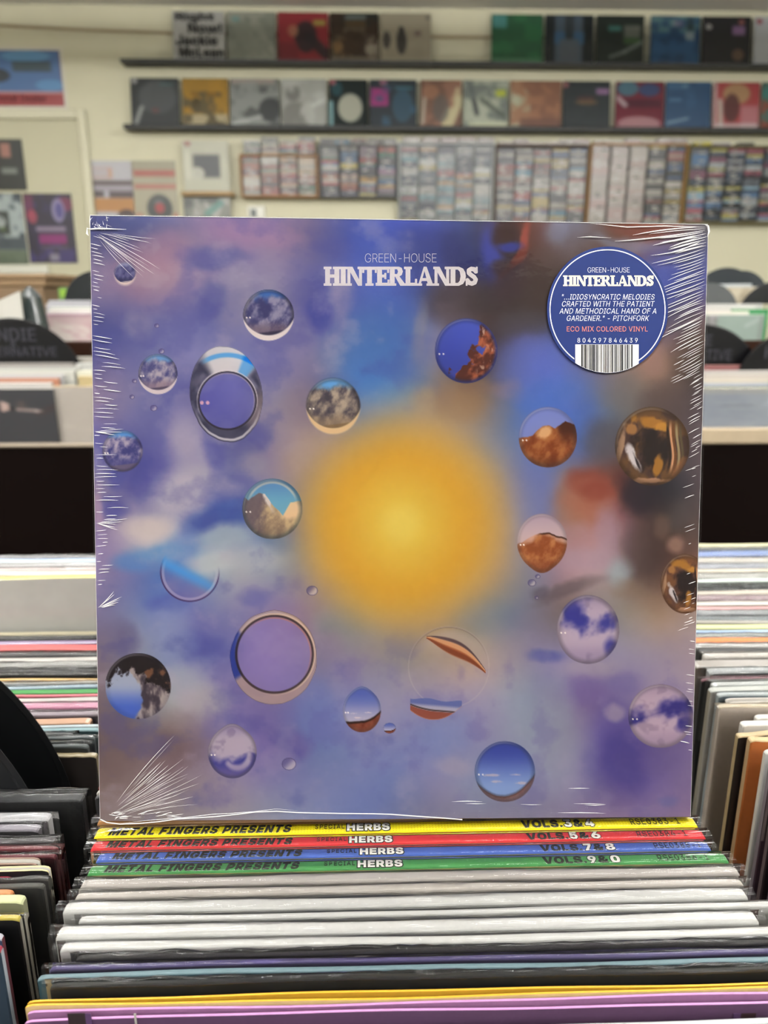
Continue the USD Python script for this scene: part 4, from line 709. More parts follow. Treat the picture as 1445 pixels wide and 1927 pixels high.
# dotted yellow card
YELLOW = material('dotted_yellow_card', {'a': ('attribute', {'attribute': 'Cd'}), 'g': ('geometry', {}), 'mp': ('mapping', {'scale': (620, 620, 0)}), 'v': ('voronoi_texture', {'dimensions': '2D', 'randomness': 0.0, 'scale': 1.0}),
    'r': ('rgb_ramp', {'ramp': [(0, (.82, .7, .4)), (.2, (.82, .7, .4)), (.28, (1, 1, 1)), (1, (1, 1, 1))]}), 'm': ('mix', {'mix_type': 'multiply', 'fac': 1.0}), 'p': ('principled_bsdf', {'roughness': .35})},
    [('g.position', 'mp.vector'), ('mp.vector', 'v.vector'), ('v.distance', 'r.fac'), ('a.color', 'm.color1'), ('r.color', 'm.color2'), ('m.color', 'p.base_color')], 'p.BSDF')
ZM = 1.40 - .272
W1 = (.05, .0012, .0007)
GM = 'records in the middle bin'
MAIN = [
 (1524, 1539, 184, 'b89068', 'b8844c', 'tan record directly under the album on display', dict(wrap=(.04, .0004, .0004))),
 (1546.5, 1565, 178, 'c8a43c', 'f4e818', 'record with a yellow lettered spine, first of the four colour-spined records', dict(pr=1309, mat=YELLOW, side='b89a30', wave=.00004, extra=spine_print('RSE0383-1', ('VOLS.', '3', '4'), 0, ((210, 549), (593, 648), (653, 733), ((982, 1120), (1190, 1284))), 0), wrap=(.012, .0002, .0002))),
 (1569, 1587.5, 171, 'c89068', 'd83c42', 'record with a red lettered spine, between the yellow and the blue spine', dict(pr=1325, side='c04840', wave=.00004, extra=spine_print('RSE0384-1', ('VOLS.', '5', '6'), 0, ((205, 551), (596, 652), (657, 738), ((992, 1132), (1203, 1298))), 0), wrap=(.012, .0003, .0002))),
 (1590.5, 1610, 181, 'b8a878', '4a68b8', 'record with a blue lettered spine, between the red and the green spine', dict(pr=1335, side='5068a8', wave=.00004, extra=spine_print('RSE0385-1', ('VOLS.', '7', '8'), 0, ((216, 569), (615, 671), (677, 759), ((1018, 1160), (1236, 1325))), 0), wrap=(.012, .0003, .0002))),
 (1614.5, 1634, 165, 'b8b478', '489450', 'record with a green lettered spine, first in front of the blue spine', dict(pr=1368, side='489050', wave=.00004, extra=spine_print('RSE0386-1', ('VOLS.', '9', '0'), 0, ((202, 564), (610, 668), (673, 757), ((1023, 1170), (1243, 1340))), 0), wrap=(.012, .0003, .0002))),
 (1637, 1657, 151, 'b8b2ac', 'b4aea8', 'pale grey shrink-wrapped record just in front of the green spine', dict(pr=1389, wrap=W1)),
 (1661, 1677, 140, 'c0bab2', 'b8b2aa', 'pale grey record, second in front of the green spine', dict(pr=1397, wrap=W1)),
 (1680, 1704, 119, 'ccccc8', 'cacac6', 'white record in heavily crinkled film, third in front of the green spine', dict(pr=1403, wrap=(.05, .0016, .0011))),
 (1707, 1722, 147, 'd0d0cb', 'd0d0cc', 'white record set slightly to the right, fourth in front of the green spine', dict(wrap=(.04, .0006, .0004), w=.332)),
 (1725, 1752, 106, 'd0d0cc', 'd2d2ce', 'thick white record in loose plastic, fifth in front of the green spine', dict(wrap=(.06, .0022, .0008), w=.322)),
 (1757, 1775, 113, 'c8c4c2', 'd0d0cc', 'white record next to the black one, last of the white records', dict(wrap=(.04, .0008, .0006), w=.326)),
 (1777, 1788, 140, '201e20', '242224', 'thin black record in glinting film between the white and the purple records', dict(wrap=(.05, .0016, .0012), w=.322)),
 (1792, 1803, 90, '3c3450', '48406c', 'dark purple record in the middle bin', dict(wrap=(.05, .0004, .0004), w=.33)),
 (1809, 1821, 68, '2c444c', '5c7278', 'teal blue record with a worn corner', dict(kind='spine', w=.334)),
 (1824, 1842, 92, '0c0c0c', '242422', 'thick black record in crinkled film, behind the golden yellow one', dict(wrap=(.05, .0018, .0011), w=.322)),
 (1866, 1878, 47, 'b8a070', 'd8a42c', 'golden yellow open-topped record behind the lilac one', dict(kind='open', w=.326, side='c8b890', dz=-.002, inner='b88c28')),
 (1884, 1904, 46, '503852', 'b884b4', 'lilac pink open-topped record at the front of the middle bin', dict(kind='open', w=.33, side='b07cac', mat=CARD, dz=-.003, inner='94688f')),
 (1934, 1946, 38, '9a9c9c', 'b4b8b8', 'grey record at the very front of the middle bin', dict(w=.33, dz=-.003)),
]
main = stack(MAIN, 720, ZM, 'left', .315, GM, fall=.0009)
# records and a disc behind the album, which leans on the disc
stack([(pb, pb + 5, 190 - 3*i, c, c2, lab, dict(w=.305)) for i, (pb, c, c2, lab) in enumerate(((1440, '8c8478', 'a49c90', 'beige record behind the album, rearmost of the middle bin'), (1452, '3c4450', '5c6470', 'slate blue record behind the album'), (1464, '7c3c38', '94504c', 'brick red record behind the album'), (1476, 'a8a49c', 'b8b4ac', 'off-white record behind the album'), (1486, '28282a', '38383a', 'charcoal record behind the album, nearest the leaning disc')))], 720, ZM, 'left', .305, GM)
# printed bands on the front of the lilac jacket
pk = main[-2]
def band(t, pxa, pxb, pya, col, y, w, h):
    a = at_y(pxa, pya, y); b = at_y(pxb, pya, y)
    MB().box(a[0], y - .0003, a[2] - h, b[0], y - .00005, a[2] + w, pc(col)).build('printed_band', PAPER, t)
yk = stage.GetPrimAtPath(pk + '/front_cover').GetAttribute('points').Get(); yk = min(p[1] for p in yk) - .0002
for (pa, pb_, c) in ((127, 160, '281c20'), (160, 171, '4c3458'), (252, 256, 'a09c94'), (1380, 1394, '4c3458'), (1394, 1422, '301c20')):
    band(pk, pa, pb_, 1907, c, yk, 0.0, .06)
GL = 'records in the left front bin'
ZL = 1.126
LEFT = [
 (1412, 1420, 182, '2c2826', '8c8064', 'torn-topped dark mottled record at the back of the left front bin', dict(torn=.003, side='8c7c60')),
 (1492, 1506, 157, '161718', '2c2e30', 'black record in thick clear plastic, first of the left front bin', dict(wrap=(.09, .0035, .0009, .0012), w=.32)),
 (1529, 1545, 94, '8c8c8c', 'b4b4b6', 'silvery white record in the left front bin', dict(wrap=(.06, .001, .0006), w=.29)),
 (1548, 1561, 74, '3a383a', '8c8890', 'silver-grey glinting record, next in front of the silvery white one', dict(wrap=(.05, .0016, .0011), w=.28)),
 (1573, 1586, 105, '191718', '2a2628', 'black film-wrapped record behind the two maroon ones', dict(wrap=(.05, .0014, .0011), w=.31)),
 (1591, 1598, 108, '4c1c24', '6c2c34', 'maroon record in the left front bin, the rear one of two', dict(wrap=(.05, .0004, .0004), w=.31)),
 (1600, 1606, 105, '401a20', '5c2830', 'dark maroon record in the left front bin, the front one of two', dict(wrap=(.05, .0004, .0004), w=.31)),
 (1614, 1624, 73, '5c4840', '7c6458', 'brown open-topped record in the left front bin', dict(kind='open', w=.29, side='a89880')),
 (1631, 1638, 93, '1c1a1c', 'c8bc8c', 'black record with cream edges in the left front bin', dict(kind='open', w=.3, side='b8b098')),
 (1645, 1655, 24, '8c2838', 'b43c50', 'red record in the left front bin, set far to the left', dict(w=.24)),
 (1659, 1667, 83, '2a2a28', '4c4c48', 'charcoal record in loose rounded plastic in the left front bin', dict(wrap=(.09, .003, .0009, .001), w=.3)),
 (1670, 1681, 24, 'a06038', 'b8784c', 'orange-brown record in the left front bin', dict(w=.24)),
 (1683, 1698, 46, '6c6c54', 'b0b48c', 'pale olive record in the left front bin', dict(w=.26, side='8c8c70')),
 (1719, 1727, 38, '1c1b1a', 'c4b450', 'black record with yellow top edge, near the front of the left bin', dict(wrap=(.10, .0005, .0006), w=.26, side='a8a498')),
 (1752, 1758, 4, '343c54', 'a0a0a8', 'blue-grey record at the front of the left bin', dict(w=.22, side='5c2c34')),
 (1772, 1778, 2, '2c3844', '8c3040', 'red-edged dark record, front-most of the left bin', dict(w=.22, side='a8b0b8')),
]
stack(LEFT, 60, ZL, 'right', .315, GL, minT=.0032)
GB = 'records in the left rear bin'
ZR = 1.128
LB = [
 (1187, 1194, 300, 'a09c90', 'c8c0a4', 'cream-topped record, rearmost below the plain grey cover'), (1196, 1203, 300, '242424', '343432', 'black record behind the multicoloured one in the left rear bin', dict(wrap=(.03, .001, .0008))),
 (1204, 1210, 300, '5c5470', '8c7c98', 'lilac record with mixed colours, behind the coral red one'), (1212, 1222, 300, '5c1c20', 'c46464', 'coral red record in the left rear bin'),
 (1227, 1234, 300, '343434', '5c5c5c', 'dark grey film-wrapped record in front of the coral red one', dict(wrap=(.03, .001, .0009))), (1236, 1243, 300, '8c8a86', 'b8b4ae', 'off-white record in the left rear bin, between two greys'), (1245, 1256, 300, '5c5c5c', 'a0a09c', 'silver record in ribbed film in the left rear bin', dict(wrap=(.03, .0012, .0008))),
 (1258, 1264, 300, '1c1c1c', '262626', 'black record in the left rear bin, the rear of a pair', dict(wrap=(.03, .0014, .0011))), (1266, 1272, 300, '1e1e1e', '303030', 'black record in the left rear bin, the front of a pair', dict(wrap=(.03, .0014, .0011))),
 (1276, 1280, 300, '8c6c40', 'c8a468', 'thin tan-orange record in the left rear bin'), (1282, 1287, 300, '70706c', '98968e', 'grey record behind the pale blue one', dict(wrap=(.03, .0012, .0008))), (1288, 1295, 300, '8ca0b0', 'a4b8c4', 'pale blue record behind the green one', dict(wrap=(.03, .001, .0008))),
 (1296, 1304, 300, '2c6c34', '2c8034', 'bright green record in the left rear bin'), (1305, 1309, 300, '8c3c48', 'c06470', 'rose red record just in front of the green one'), (1311, 1319, 300, 'a09c98', 'b4b0ac', 'pale grey record behind the pink one'),
 (1321, 1333, 300, 'a0788c', 'c890a8', 'candy pink record in the left rear bin', dict(wrap=(.03, .0008, .0008))), (1337, 1346, 300, '5c5058', '988c94', 'mauve-grey film-wrapped record in front of the pink one', dict(wrap=(.03, .0014, .001))),
 (1350, 1361, 171, '241c1a', 'b48c70', 'peach tan record with its right end in view'), (1363, 1368, 300, '8c9498', 'a8b4b8', 'pale record between the peach tan and the teal one'), (1370, 1376, 190, '34484c', '789498', 'teal record near the front of the left rear bin'),
 (1377, 1383, 138, '17191a', '2c3032', 'short black record in film, ending beside the album', dict(wrap=(.04, .0012, .001))), (1385, 1391, 178, '1a1e20', '50585a', 'black plastic-sleeved record reaching to the album', dict(wrap=(.04, .0014, .001))), (1398, 1405, 166, '242828', '4c5454', 'dark record in a slanting plastic sleeve, behind the torn one', dict(wrap=(.05, .002, .001))),
]
for r in LB: pass
stack([r if len(r) > 6 else r + ({},) for r in LB], 100, ZR, 'right', .31, GB, minT=.0028)
# raised row behind with the plain grey jacket in front
ZG = 1.40 - .227
LG = [(1044, 1049, 300, '8c8c90', '9a9a9c', 'grey record, rearmost of the raised row at left', dict(wrap=(.03, .001, .0007))), (1050, 1056, 300, '7c90b4', 'a0b4d4', 'light blue record in the raised row at left'), (1057, 1060, 300, 'a0a0a0', 'a8aaa8', 'thin grey record in front of the light blue one in the raised row'),
      (1061, 1066, 300, 'b4b4b4', 'c8c8c8', 'white record in the raised row at left', dict(wrap=(.03, .0008, .0005))), (1067, 1073, 300, 'c0b4b0', 'd4c4c0', 'pinkish white record in the raised row at left', dict(wrap=(.03, .0008, .0005))), (1074, 1080, 300, 'd0c8b4', 'dcd4bc', 'cream white record, second of the raised row at left'),
      (1082, 1088, 300, 'aaa9a3', 'c4bc78', 'plain grey record with yellow top edge, front of the raised row')]
stack(LG, 90, ZG, 'right', .31, 'records in the raised row', zb=.850, minT=.0032)
GR = 'records in the right rear bin'
def R(pb, pf, pe, fr, tp, lb, **k): return (pb, pf, pe, fr, tp, lb, k)
F3 = (.03, .0012, .0008)
RB = [R(1022, 1028, 1290, 'b0ac90', 'c8c4a0', 'pale yellow record, rearmost of the right rear bin'), R(1029, 1034, 1290, '4c4c4c', '6c706c', 'dark grey record behind the blue one at right', wrap=F3), R(1036, 1044, 1290, '6c84b8', '90a4d0', 'cornflower blue record near the back of the right rear bin', wrap=F3),
      R(1048, 1057, 1290, 'a8a49c', 'c8c4bc', 'white record in front of the cornflower blue one', wrap=F3), R(1060, 1069, 1290, '8c9098', 'a4a8b0', 'blue-grey record in the right rear bin', wrap=F3), R(1070, 1075, 1290, 'b4a898', 'd0c4b0', 'cream record in front of the blue-grey one'), R(1077, 1087, 1290, 'a0a09c', 'b4b4ae', 'wide pale grey record in the right rear bin', wrap=F3),
      R(1089, 1094, 1290, 'a8b0a8', 'c8d4cc', 'mint white record behind the black one'), R(1096, 1108, 1290, '1c1e1e', '2c3030', 'thick black record in the right rear bin', wrap=F3), R(1110, 1117, 1290, '8c8478', 'aca498', 'beige record in front of the thick black one'),
      R(1120, 1128, 1290, '7c6468', 'a08c90', 'dusty pink record in the right rear bin', wrap=F3), R(1130, 1136, 1290, 'a09c94', 'b8b4ac', 'off-white record between dusty pink and salmon'), R(1140, 1146, 1290, '945c5c', 'c09090', 'salmon pink record in the right rear bin'), R(1148, 1157, 1290, '747678', '9ca0a2', 'silver record in front of the salmon one', wrap=F3),
      R(1158, 1166, 1290, '5c6064', '7c8488', 'slate grey record in the right rear bin', wrap=F3), R(1167, 1172, 1290, '74706a', '949088', 'taupe record behind the lemon one'), R(1175, 1182, 1290, 'a8a878', 'c8cc94', 'pale lemon record in the right rear bin'), R(1184, 1190, 1290, '7c94b8', '9cb4d8', 'sky blue record between lemon and silver'),
      R(1191, 1198, 1290, '6c7070', '909490', 'silver film-wrapped record behind the orange one', wrap=F3), R(1200, 1208, 1290, 'b4542c', 'dc7840', 'bright orange record in the right rear bin'), R(1210, 1217, 1290, '8c8c88', 'b4b4b0', 'grey-white record just in front of the orange one', wrap=F3), R(1219, 1225, 1316, '1c1c1c', '343434', 'thin black record with bare end, behind the white one'),
      R(1227, 1236, 1325, 'a09c94', 'c0bcb4', 'off-white record with its left end in view, behind the thick taupe one', wrap=F3), R(1240, 1253, 1305, '6c6058', '8c8680', 'thick taupe boxed record with rounded end', side='6c6460'), R(1256, 1266, 1333, '4c4c4a', 'a4a8a8', 'silver record in plastic, first in front of the taupe box', wrap=(.06, .0016, .0008)),
      R(1273, 1277, 1320, '18181a', '7c4c58', 'black record with a thin plum edge at right', wrap=(.05, .0003, .0003), side='3c3c3c'), R(1280, 1289, 1340, 'a0a09c', 'a8aca8', 'silver-grey plastic-sleeved record, in front of the plum-edged one', wrap=(.08, .002, .0009)), R(1291, 1299, 1335, 'b4b0a8', 'a0a29c', 'grey record with a cream corner at right', side='8c8678'),
      R(1302, 1309, 1350, '6c7a80', 'a8b0b0', 'slate-fronted record with light top at right', wrap=(.06, .0008, .0005)), R(1315, 1321, 1367, '342c30', 'b8b0a8', 'open-topped dark record with white edge at right', kind='open'), R(1324, 1331, 1351, 'd4c8bc', 'c8bca4', 'large plain taupe record at right', wrap=(.12, .0005, .0006), side='a89c90'),
      R(1343, 1350, 1422, 'b8b4ac', 'd0ccc4', 'white record set to the right, behind the black disc divider'), R(1355, 1364, 1395, 'c0bab0', 'd4d0c8', 'white record behind the torn ones at right'), R(1369, 1377, 1388, '1c1614', 'a89470', 'black record with torn paper edges at right', torn=.004, side='a08c68'),
      R(1380, 1389, 1410, 'a05828', 'b49c74', 'rust orange record with a torn corner at right', torn=.005, side='a88c68'), R(1403, 1410, 1440, 'b4b4b0', 'b4b4b0', 'pale grey record with torn edge in the right front bin', torn=.003, side='c0bcb0'), R(1428, 1436, 1450, '42303a', '5c4450', 'dark plum record in the right front bin', side='6c6468'),
      R(1450, 1458, 1464, '34282a', '6c5c5c', 'dark brown record in the right front bin', wrap=(.1, .0006, .0005), side='5c5050'), R(1475, 1485, 1482, '4c3c44', '70606c', 'mauve-brown record, front-most of the right bin', wrap=(.1, .0006, .0005))]
stack(RB, 1390, 1.129, 'left', .31, GR, minT=.0028)
# record discs standing upright as dividers
def disc_divider(px, py, y, xc, label, r=.151, writing=None, name='disc_divider', col='101112'):
    p = at_y(px, py, y); zc = p[2] - math.sqrt(max(r*r - (p[0] - xc)**2, 1e-6))
    return disc_at(xc, y, zc, label, r, name, col)
def disc_at(xc, y, zc, label, r=.151, name='disc_divider', col='101112', label_r=.05, chord=None, th_=.0016):
    t = thing(name, label, 'divider', (xc, y, zc))
    pf = np.array([(0, -th_/2), (.0035, -th_/2), (label_r, -th_/2), (label_r + .001, -th_/2 + .0002), (r*.97, -th_/2 + .0002), (r*.98, -th_/2), (r, -th_*.2), (r, th_*.2), (r*.98, th_/2), (0, th_/2)])
    m = trimesh.creation.revolve(pf, sections=96); m.apply_transform(trimesh.transformations.rotation_matrix(-math.pi/2, [1, 0, 0])); m.apply_transform(np.diag([1, -1, 1, 1]) if False else np.eye(4))
    if chord is not None: m = trimesh.intersections.slice_mesh_plane(m, [0, 0, 1], [0, 0, chord], cap=False)
    MB().tri(m, pc(col)).build('disc', VINYL, t)
    return t
disc_at(.005, .392, 1.108, 'black disc divider hidden behind the album, which leans on it')
disc_divider(60, 1345, .4135, -.33, 'large black disc divider standing behind the torn mottled record at left')
disc_divider(32, 1452, .385, -.335, 'black disc divider in front of the torn mottled record at left', col='18191b')
disc_divider(1434, 1357, .4655, .395, 'black disc divider at the right edge among the white records')
# the bin itself
tb = thing('record_bin', 'dark wooden record bin holding the rows of records in front', 'bin')
dk = pc('2c1c14')
MB().tri(bevel_box(-.62, .05, BASE_Z - .02, .675, .99, BASE_Z - .0005, .003), dk).build('bin_floor', DARKWOOD, tb)
MB().tri(bevel_box(-.62, .600, BASE_Z - .0005, -.145, .98, .8495, .002), dk).build('riser', DARKWOOD, tb)
for x in (-.635, .2105, .675): MB().tri(bevel_box(x, .05, BASE_Z - .12, x + .011, .984, 1.03, .003), dk).build('side_panel' if abs(x) > .3 else 'partition', DARKWOOD, tb)
MB().tri(bevel_box(-.62, .985, BASE_Z - .12, .675, 1.0, 1.03, .003), dk).build('back_panel', DARKWOOD, tb)
MB().tri(bevel_box(-.62, .03, BASE_Z - .12, .675, .045, .98, .003), dk).build('front_panel', DARKWOOD, tb)
MB().tri(bevel_box(-.60, .08, .0, .63, .96, BASE_Z - .021, .003), dk).build('cabinet_base', DARKWOOD, tb)
# ------------------------------------------------------------------ stepped display table across the aisle
FT = 1.60
ft = thing('display_table', 'stepped dark wooden record table across the aisle with tan top rails', 'table')
zl = at_y(90, 842, FT)[2]; zl2 = at_y(90, 835, FT)[2]; zr2 = at_y(1390, 806, FT)[2]
dk2 = pc('0c0504')
MB().tri(bevel_box(-1.5, FT, .02, 1.5, FT + .02, zl, .003), dk2).build('front_panel', DARKWOOD, ft)
MB().tri(bevel_box(-1.5, FT - .004, zl, .2, FT + .016, zl2, .003), pc('8c8070')).build('front_rail', WOODV, ft)
MB().tri(bevel_box(.2, FT - .004, zl, 1.5, FT + .016, zr2, .003), pc('a89880')).build('front_board', WOODV, ft)
MB().tri(bevel_box(-1.5, FT + .02, zl - .03, 1.5, FT + .36, zl - .004, .003), dk2).build('lower_deck', DARKWOOD, ft)
Y2 = FT + .27
za_, zb_ = at_y(150, 661, Y2)[2], at_y(150, 643, Y2)[2]
MB().tri(bevel_box(-1.5, Y2, zl - .004, 1.5, Y2 + .02, zb_, .003), pc('2c1a12')).build('step_rail', DARKWOOD, ft)
MB().tri(bevel_box(-1.5, Y2 + .02, zb_ - .2, 1.5, 2.75, zb_ - .1, .003), dk2).build('upper_deck', WOODV, ft)
for x in (-1.5, 1.47): MB().tri(bevel_box(x, FT + .02, 0, x + .03, 2.73, zl - .03, .003), dk2).build('side_panel', WOODV, ft)
MB().tri(bevel_box(-1.5, 2.73, 0, 1.5, 2.75, zb_ - .2, .003), dk2).build('back_panel', WOODV, ft)
def far(pe, end, py, y, fr, tp, label, t=.006, zb=None, w=.315, ops=None, group='records on the far table', seed=1, wrap=None, dz=0):
    """a record whose top front edge is met at (pe, py) at distance y"""
    p = at_y(pe, py, y); x0, x1 = (p[0], p[0] + w) if end == 'left' else (p[0] - w, p[0])
    zb = zl - .003 if zb is None else zb
    def face(tt, a, b, y0, y1, z1):
        if ops: print_face(m := MB(), a + .0005, b - .0005, max(zb, z1 - .315), z1 - .001, y0 - .0004, picture(ops, 44, seed, fr)); m.build('cover_print', CARD, tt)
    return record(x0, x1, y, y + t, p[2], zb, fr, tp, label, group, wrap=wrap, extra=face, mat=CARD)
# left, lower step
far(100, 'right', 731, FT + .024, '34353a', 'c0bcb4', 'black jacket with pale figures facing out on the far table', w=.33, ops=[('e', .68, .3, .025, .09, 'c4a8a0'), ('l', .76, .35, .88, .37, 'c8b0a8', .016), ('e', .89, .38, .022, .022, 'd8ccc8'), ('l', .79, .22, .79, .33, '5c4c48', .012), ('e', .73, .34, .02, .05, '1c1c20'), ('l', .9, .42, 1, .3, '3c3030', .03)], seed=51)
far(97, 'left', 727, FT + .034, 'aea69e', 'b8a27c', 'plain grey-beige jacket facing out on the far table', ops=[('e', .95, .3, .1, .08, '6c6058', .6), ('n', 3, .6, 'b8b0a8', 1)], seed=52, t=.01)
for i, (pe, py, y, c, tp, lab) in enumerate(((97, 720, .045, 'b4b0ac', 'ccc8c4', 'white record directly behind the black figured jacket'), (110, 712, .057, 'a06c54', 'b08470', 'rust-edged record behind the black figured jacket'), (118, 705, .068, 'a4a4a4', 'b4b0b4', 'grey-lilac record in the far left stack'), (140, 697, .08, 'b0b0a8', 'bcbcb4', 'pale grey record in the far left stack'), (150, 690, .092, '9c9c98', 'a8a8a0', 'mid grey record in the far left stack'), (138, 683, .104, '7c7874', '8c8884', 'darker grey record just before the black tab divider'))):
    far(pe, 'right', py, FT + y, c, tp, lab, t=.009)
for i, (py, y, c, tp, lab) in enumerate(((708, .055, 'a89870', 'bcac84', 'tan record behind the grey-beige jacket'), (698, .07, 'b8b8a8', 'ccccb8', 'cream record, second behind the grey-beige jacket'), (684, .10, 'a8a8a4', 'b8b8b4', 'grey record, third behind the grey-beige jacket'), (672, .13, '98948c', 'a8a49c', 'grey-beige record against the step rail'))):
    far(146 - i*2, 'left', py, FT + y, c, tp, lab, t=.011)
# half-disc divider with chalk writing
def half_disc(pxc, pyb, y, label, rpx=None, r=.151, lines=(), col='0b0b0e', hpx=None):
    c = at_y(pxc, pyb, y); h = (hpx or 66)*np.linalg.norm(c - EYE)/FPX; zc = c[2] - (r - h)
    t = disc_at(c[0], y, zc, label, r, 'disc_divider', col, .05, chord=(r - h) - .012)
    for s, xa, xb, z0, z1 in lines:
        a, b = at_y(xa, z1, y - .002), at_y(xb, z0, y - .002)
        m = solid(fit(word(s, 500), a[0] - c[0], b[0] - c[0], a[2] - zc, b[2] - zc), .0005); m.apply_transform(trimesh.transformations.rotation_matrix(math.pi/2, [1, 0, 0])); m.apply_translation([0, -.0016, 0])
        MB().tri(m, pc('36363e')).build('chalk_lettering', PAPER, t)
    return t
half_disc(27, 677, FT + .118, 'black half-disc divider with chalk lettering at left', lines=(('INDIE', -18, 66, 618, 642), ('&', 20, 30, 643, 652), ('ALTERNATIVE', -48, 106, 653, 671)), hpx=68)
half_disc(1312, 684, FT + .118, 'black half-disc divider lettered in chalk beside the album at right', lines=(('INDIE', 1270, 1342, 630, 650), ('ALTERNATIVE', 1230, 1378, 658, 678)), hpx=66)
half_disc(1508, 692, FT + .09, 'black half-disc divider at the right edge of the photo', lines=(('HIP HOP', 1438, 1560, 650, 676),), hpx=66)
# right, lower step
far(1318, 'left', 730, FT + .024, 'b4bcc8', 'c4bc70', 'light blue-white plastic-covered jacket facing out on the far table', w=.24, ops=[('n', 3, .5, 'c0c8d0', 1), ('r', 0, 0, 1, .1, 'c8c8c4', .9), ('r', .2, .3, .5, .325, '8c949c', .7), ('l', .6, .3, .66, .2, 'd4dce4', .02)], seed=61, wrap=(.09, .001, .0006))
for i, (pe, py, y, c, tp, lab) in enumerate(((1310, 722, .036, '8c94a0', 'a8acb8', 'blue-grey record behind the light blue-white jacket'), (1310, 714, .05, 'b0a898', 'c4bcac', 'cream record in the far right stack'), (1310, 706, .064, 'a8a098', 'bcb4a8', 'beige record in the far right stack'), (1310, 698, .078, 'a4a09c', 'b4b0ac', 'pale grey record in the far right stack'), (1310, 688, .094, '7c4c4c', '8c5c58', 'maroon record at the foot of the lettered divider at right'), (1392, 680, .128, '9c9c94', 'b4b4ac', 'pale record seen between the two black dividers at right'))):
    far(pe, 'left', py, FT + y, c, tp, lab, t=.01)
# upper step
ZU = zb_ - .099
far(80, 'left', 590, Y2 + .024, 'c0a8a8', 'a88c98', 'pink and cream mottled jacket facing out on the upper step', zb=ZU, ops=[('n', 2.6, .5, 'd4ccc4', 1), ('n', 5, .6, 'b88c94', 2), ('e', .7, .35, .2, .12, 'd4ccc4', .6), ('r', 0, 0, 1, .04, '9c7c8c', .8)], seed=71, t=.008)
for i, (pe, py, y, c, tp, lab) in enumerate(((90, 584, .036, 'bcb8b4', 'd0ccc8', 'white record behind the pink mottled jacket'), (94, 578, .05, 'b4b4ac', 'c4c4bc', 'off-white record, second behind the pink jacket'), (86, 572, .066, '98989c', 'acacb0', 'silver record on the upper step at left'), (90, 565, .088, '8c8c90', 'a0a0a4', 'silver-grey record at the foot of the left rear divider'))):
    far(pe, 'left', py, Y2 + y, c, tp, lab, t=.011, zb=ZU)
half_disc(186, 567, Y2 + .112, 'black disc divider on the upper step beside the album at left', hpx=50, r=.085, col='14181a')
gt = far(108, 'left', 541, Y2 + .13, '5c7c3c', '4c5c3c', 'record with bright green labels on the upper step', w=.045, t=.01, zb=ZU, ops=[('e', .3, .06, .22, .05, '8cb830'), ('e', .75, .06, .18, .05, '9cc458')], seed=72)
far(1328, 'left', 592, Y2 + .024, '8c9c94', 'b8b8b0', 'mint green jacket with a dark left side on the upper step', zb=ZU, w=.145, ops=[('r', 0, 0, .2, 1, '7c7878', .9), ('l', .08, .02, .2, .02, 'a8a4a8', .014), ('l', .1, .02, .14, .2, 'a8a4a8', .014), ('l', .7, .16, .95, .05, 'a8b4b0', .018), ('r', .92, 0, 1, 1, '7c8480', .8)], seed=73)
for i, (pe, py, y, c, tp, w, lab) in enumerate(((1318, 586, .036, 'c0bcb0', 'ccc8bc', .12, 'cream record behind the mint green jacket'), (1379, 582, .05, '2c7c48', '2c7c48', .09, 'green record on the upper step at right'), (1316, 577, .064, 'b0aca8', 'bcb8b4', .14, 'off-white record behind the green one on the upper step'), (1316, 572, .078, 'a0a09c', 'b4b4b0', .16, 'pale grey record at the foot of the grey disc divider'))):
    far(pe, 'left', py, Y2 + y, c, tp, lab, t=.011, zb=ZU, w=w)
half_disc(1334, 570, Y2 + .098, 'grey half-disc divider on the upper step at right', hpx=32, col='4a4d4e', r=.075)
half_disc(1466, 563, Y2 + .112, 'black half-disc divider on the upper step at the right edge', hpx=30, col='16181a', r=.11)
far(1366, 'left', 540, Y2 + .15, 'b4a890', 'a0a0a0', 'cream mottled jacket behind the dividers at right', w=.09, t=.008, zb=ZU, ops=[('n', 5, .5, 'c8bca4', 1)], seed=74)
far(1316, 'left', 534, Y2 + .20, 'a0a4a4', '9ca4a8', 'silver record behind the cream jacket at right', w=.14, t=.012, zb=ZU)
half_disc(1366, 533, Y2 + .25, 'taller black disc divider at the back right of the far table', hpx=25, col='20262a', r=.095)
half_disc(1396, 534, Y2 + .265, 'dusty black disc divider overlapping the taller one at back right', hpx=21, col='262c30', r=.075)
# white card leaning and the dark green bundle, cardboard boxes behind
wc = thing('white_card', 'blank white card leaning behind the lettered divider at left', 'card')
yw = FT + .19
P = [at_y(x, y, yw) for x, y in ((-60, 632), (-60, 592), (38, 548), (45, 600))]
m = trimesh.creation.extrude_polygon(Polygon([(p[0], p[2]) for p in P]), .004); m.apply_transform(trimesh.transformations.rotation_matrix(math.pi/2, [1, 0, 0])); m.apply_translation([0, yw, 0])
MB().tri(m, pc('bab8b0')).build('card_sheet', PAPER, wc)
a, b = at_y(-60, 632, yw), at_y(45, 600, yw); MB().box(a[0], yw + .004, zl - .003, b[0], yw + .02, b[2] - .03, pc('3a3a34')).build('support_board', WOODV, wc)
gb = thing('bust_figure', 'dark green bust-like figure standing beside the pink jacket', 'figure')
yb = FT + .23; c0 = at_y(70, 640, yb); top = at_y(66, 539, yb)[2]; z0 = zl - .002
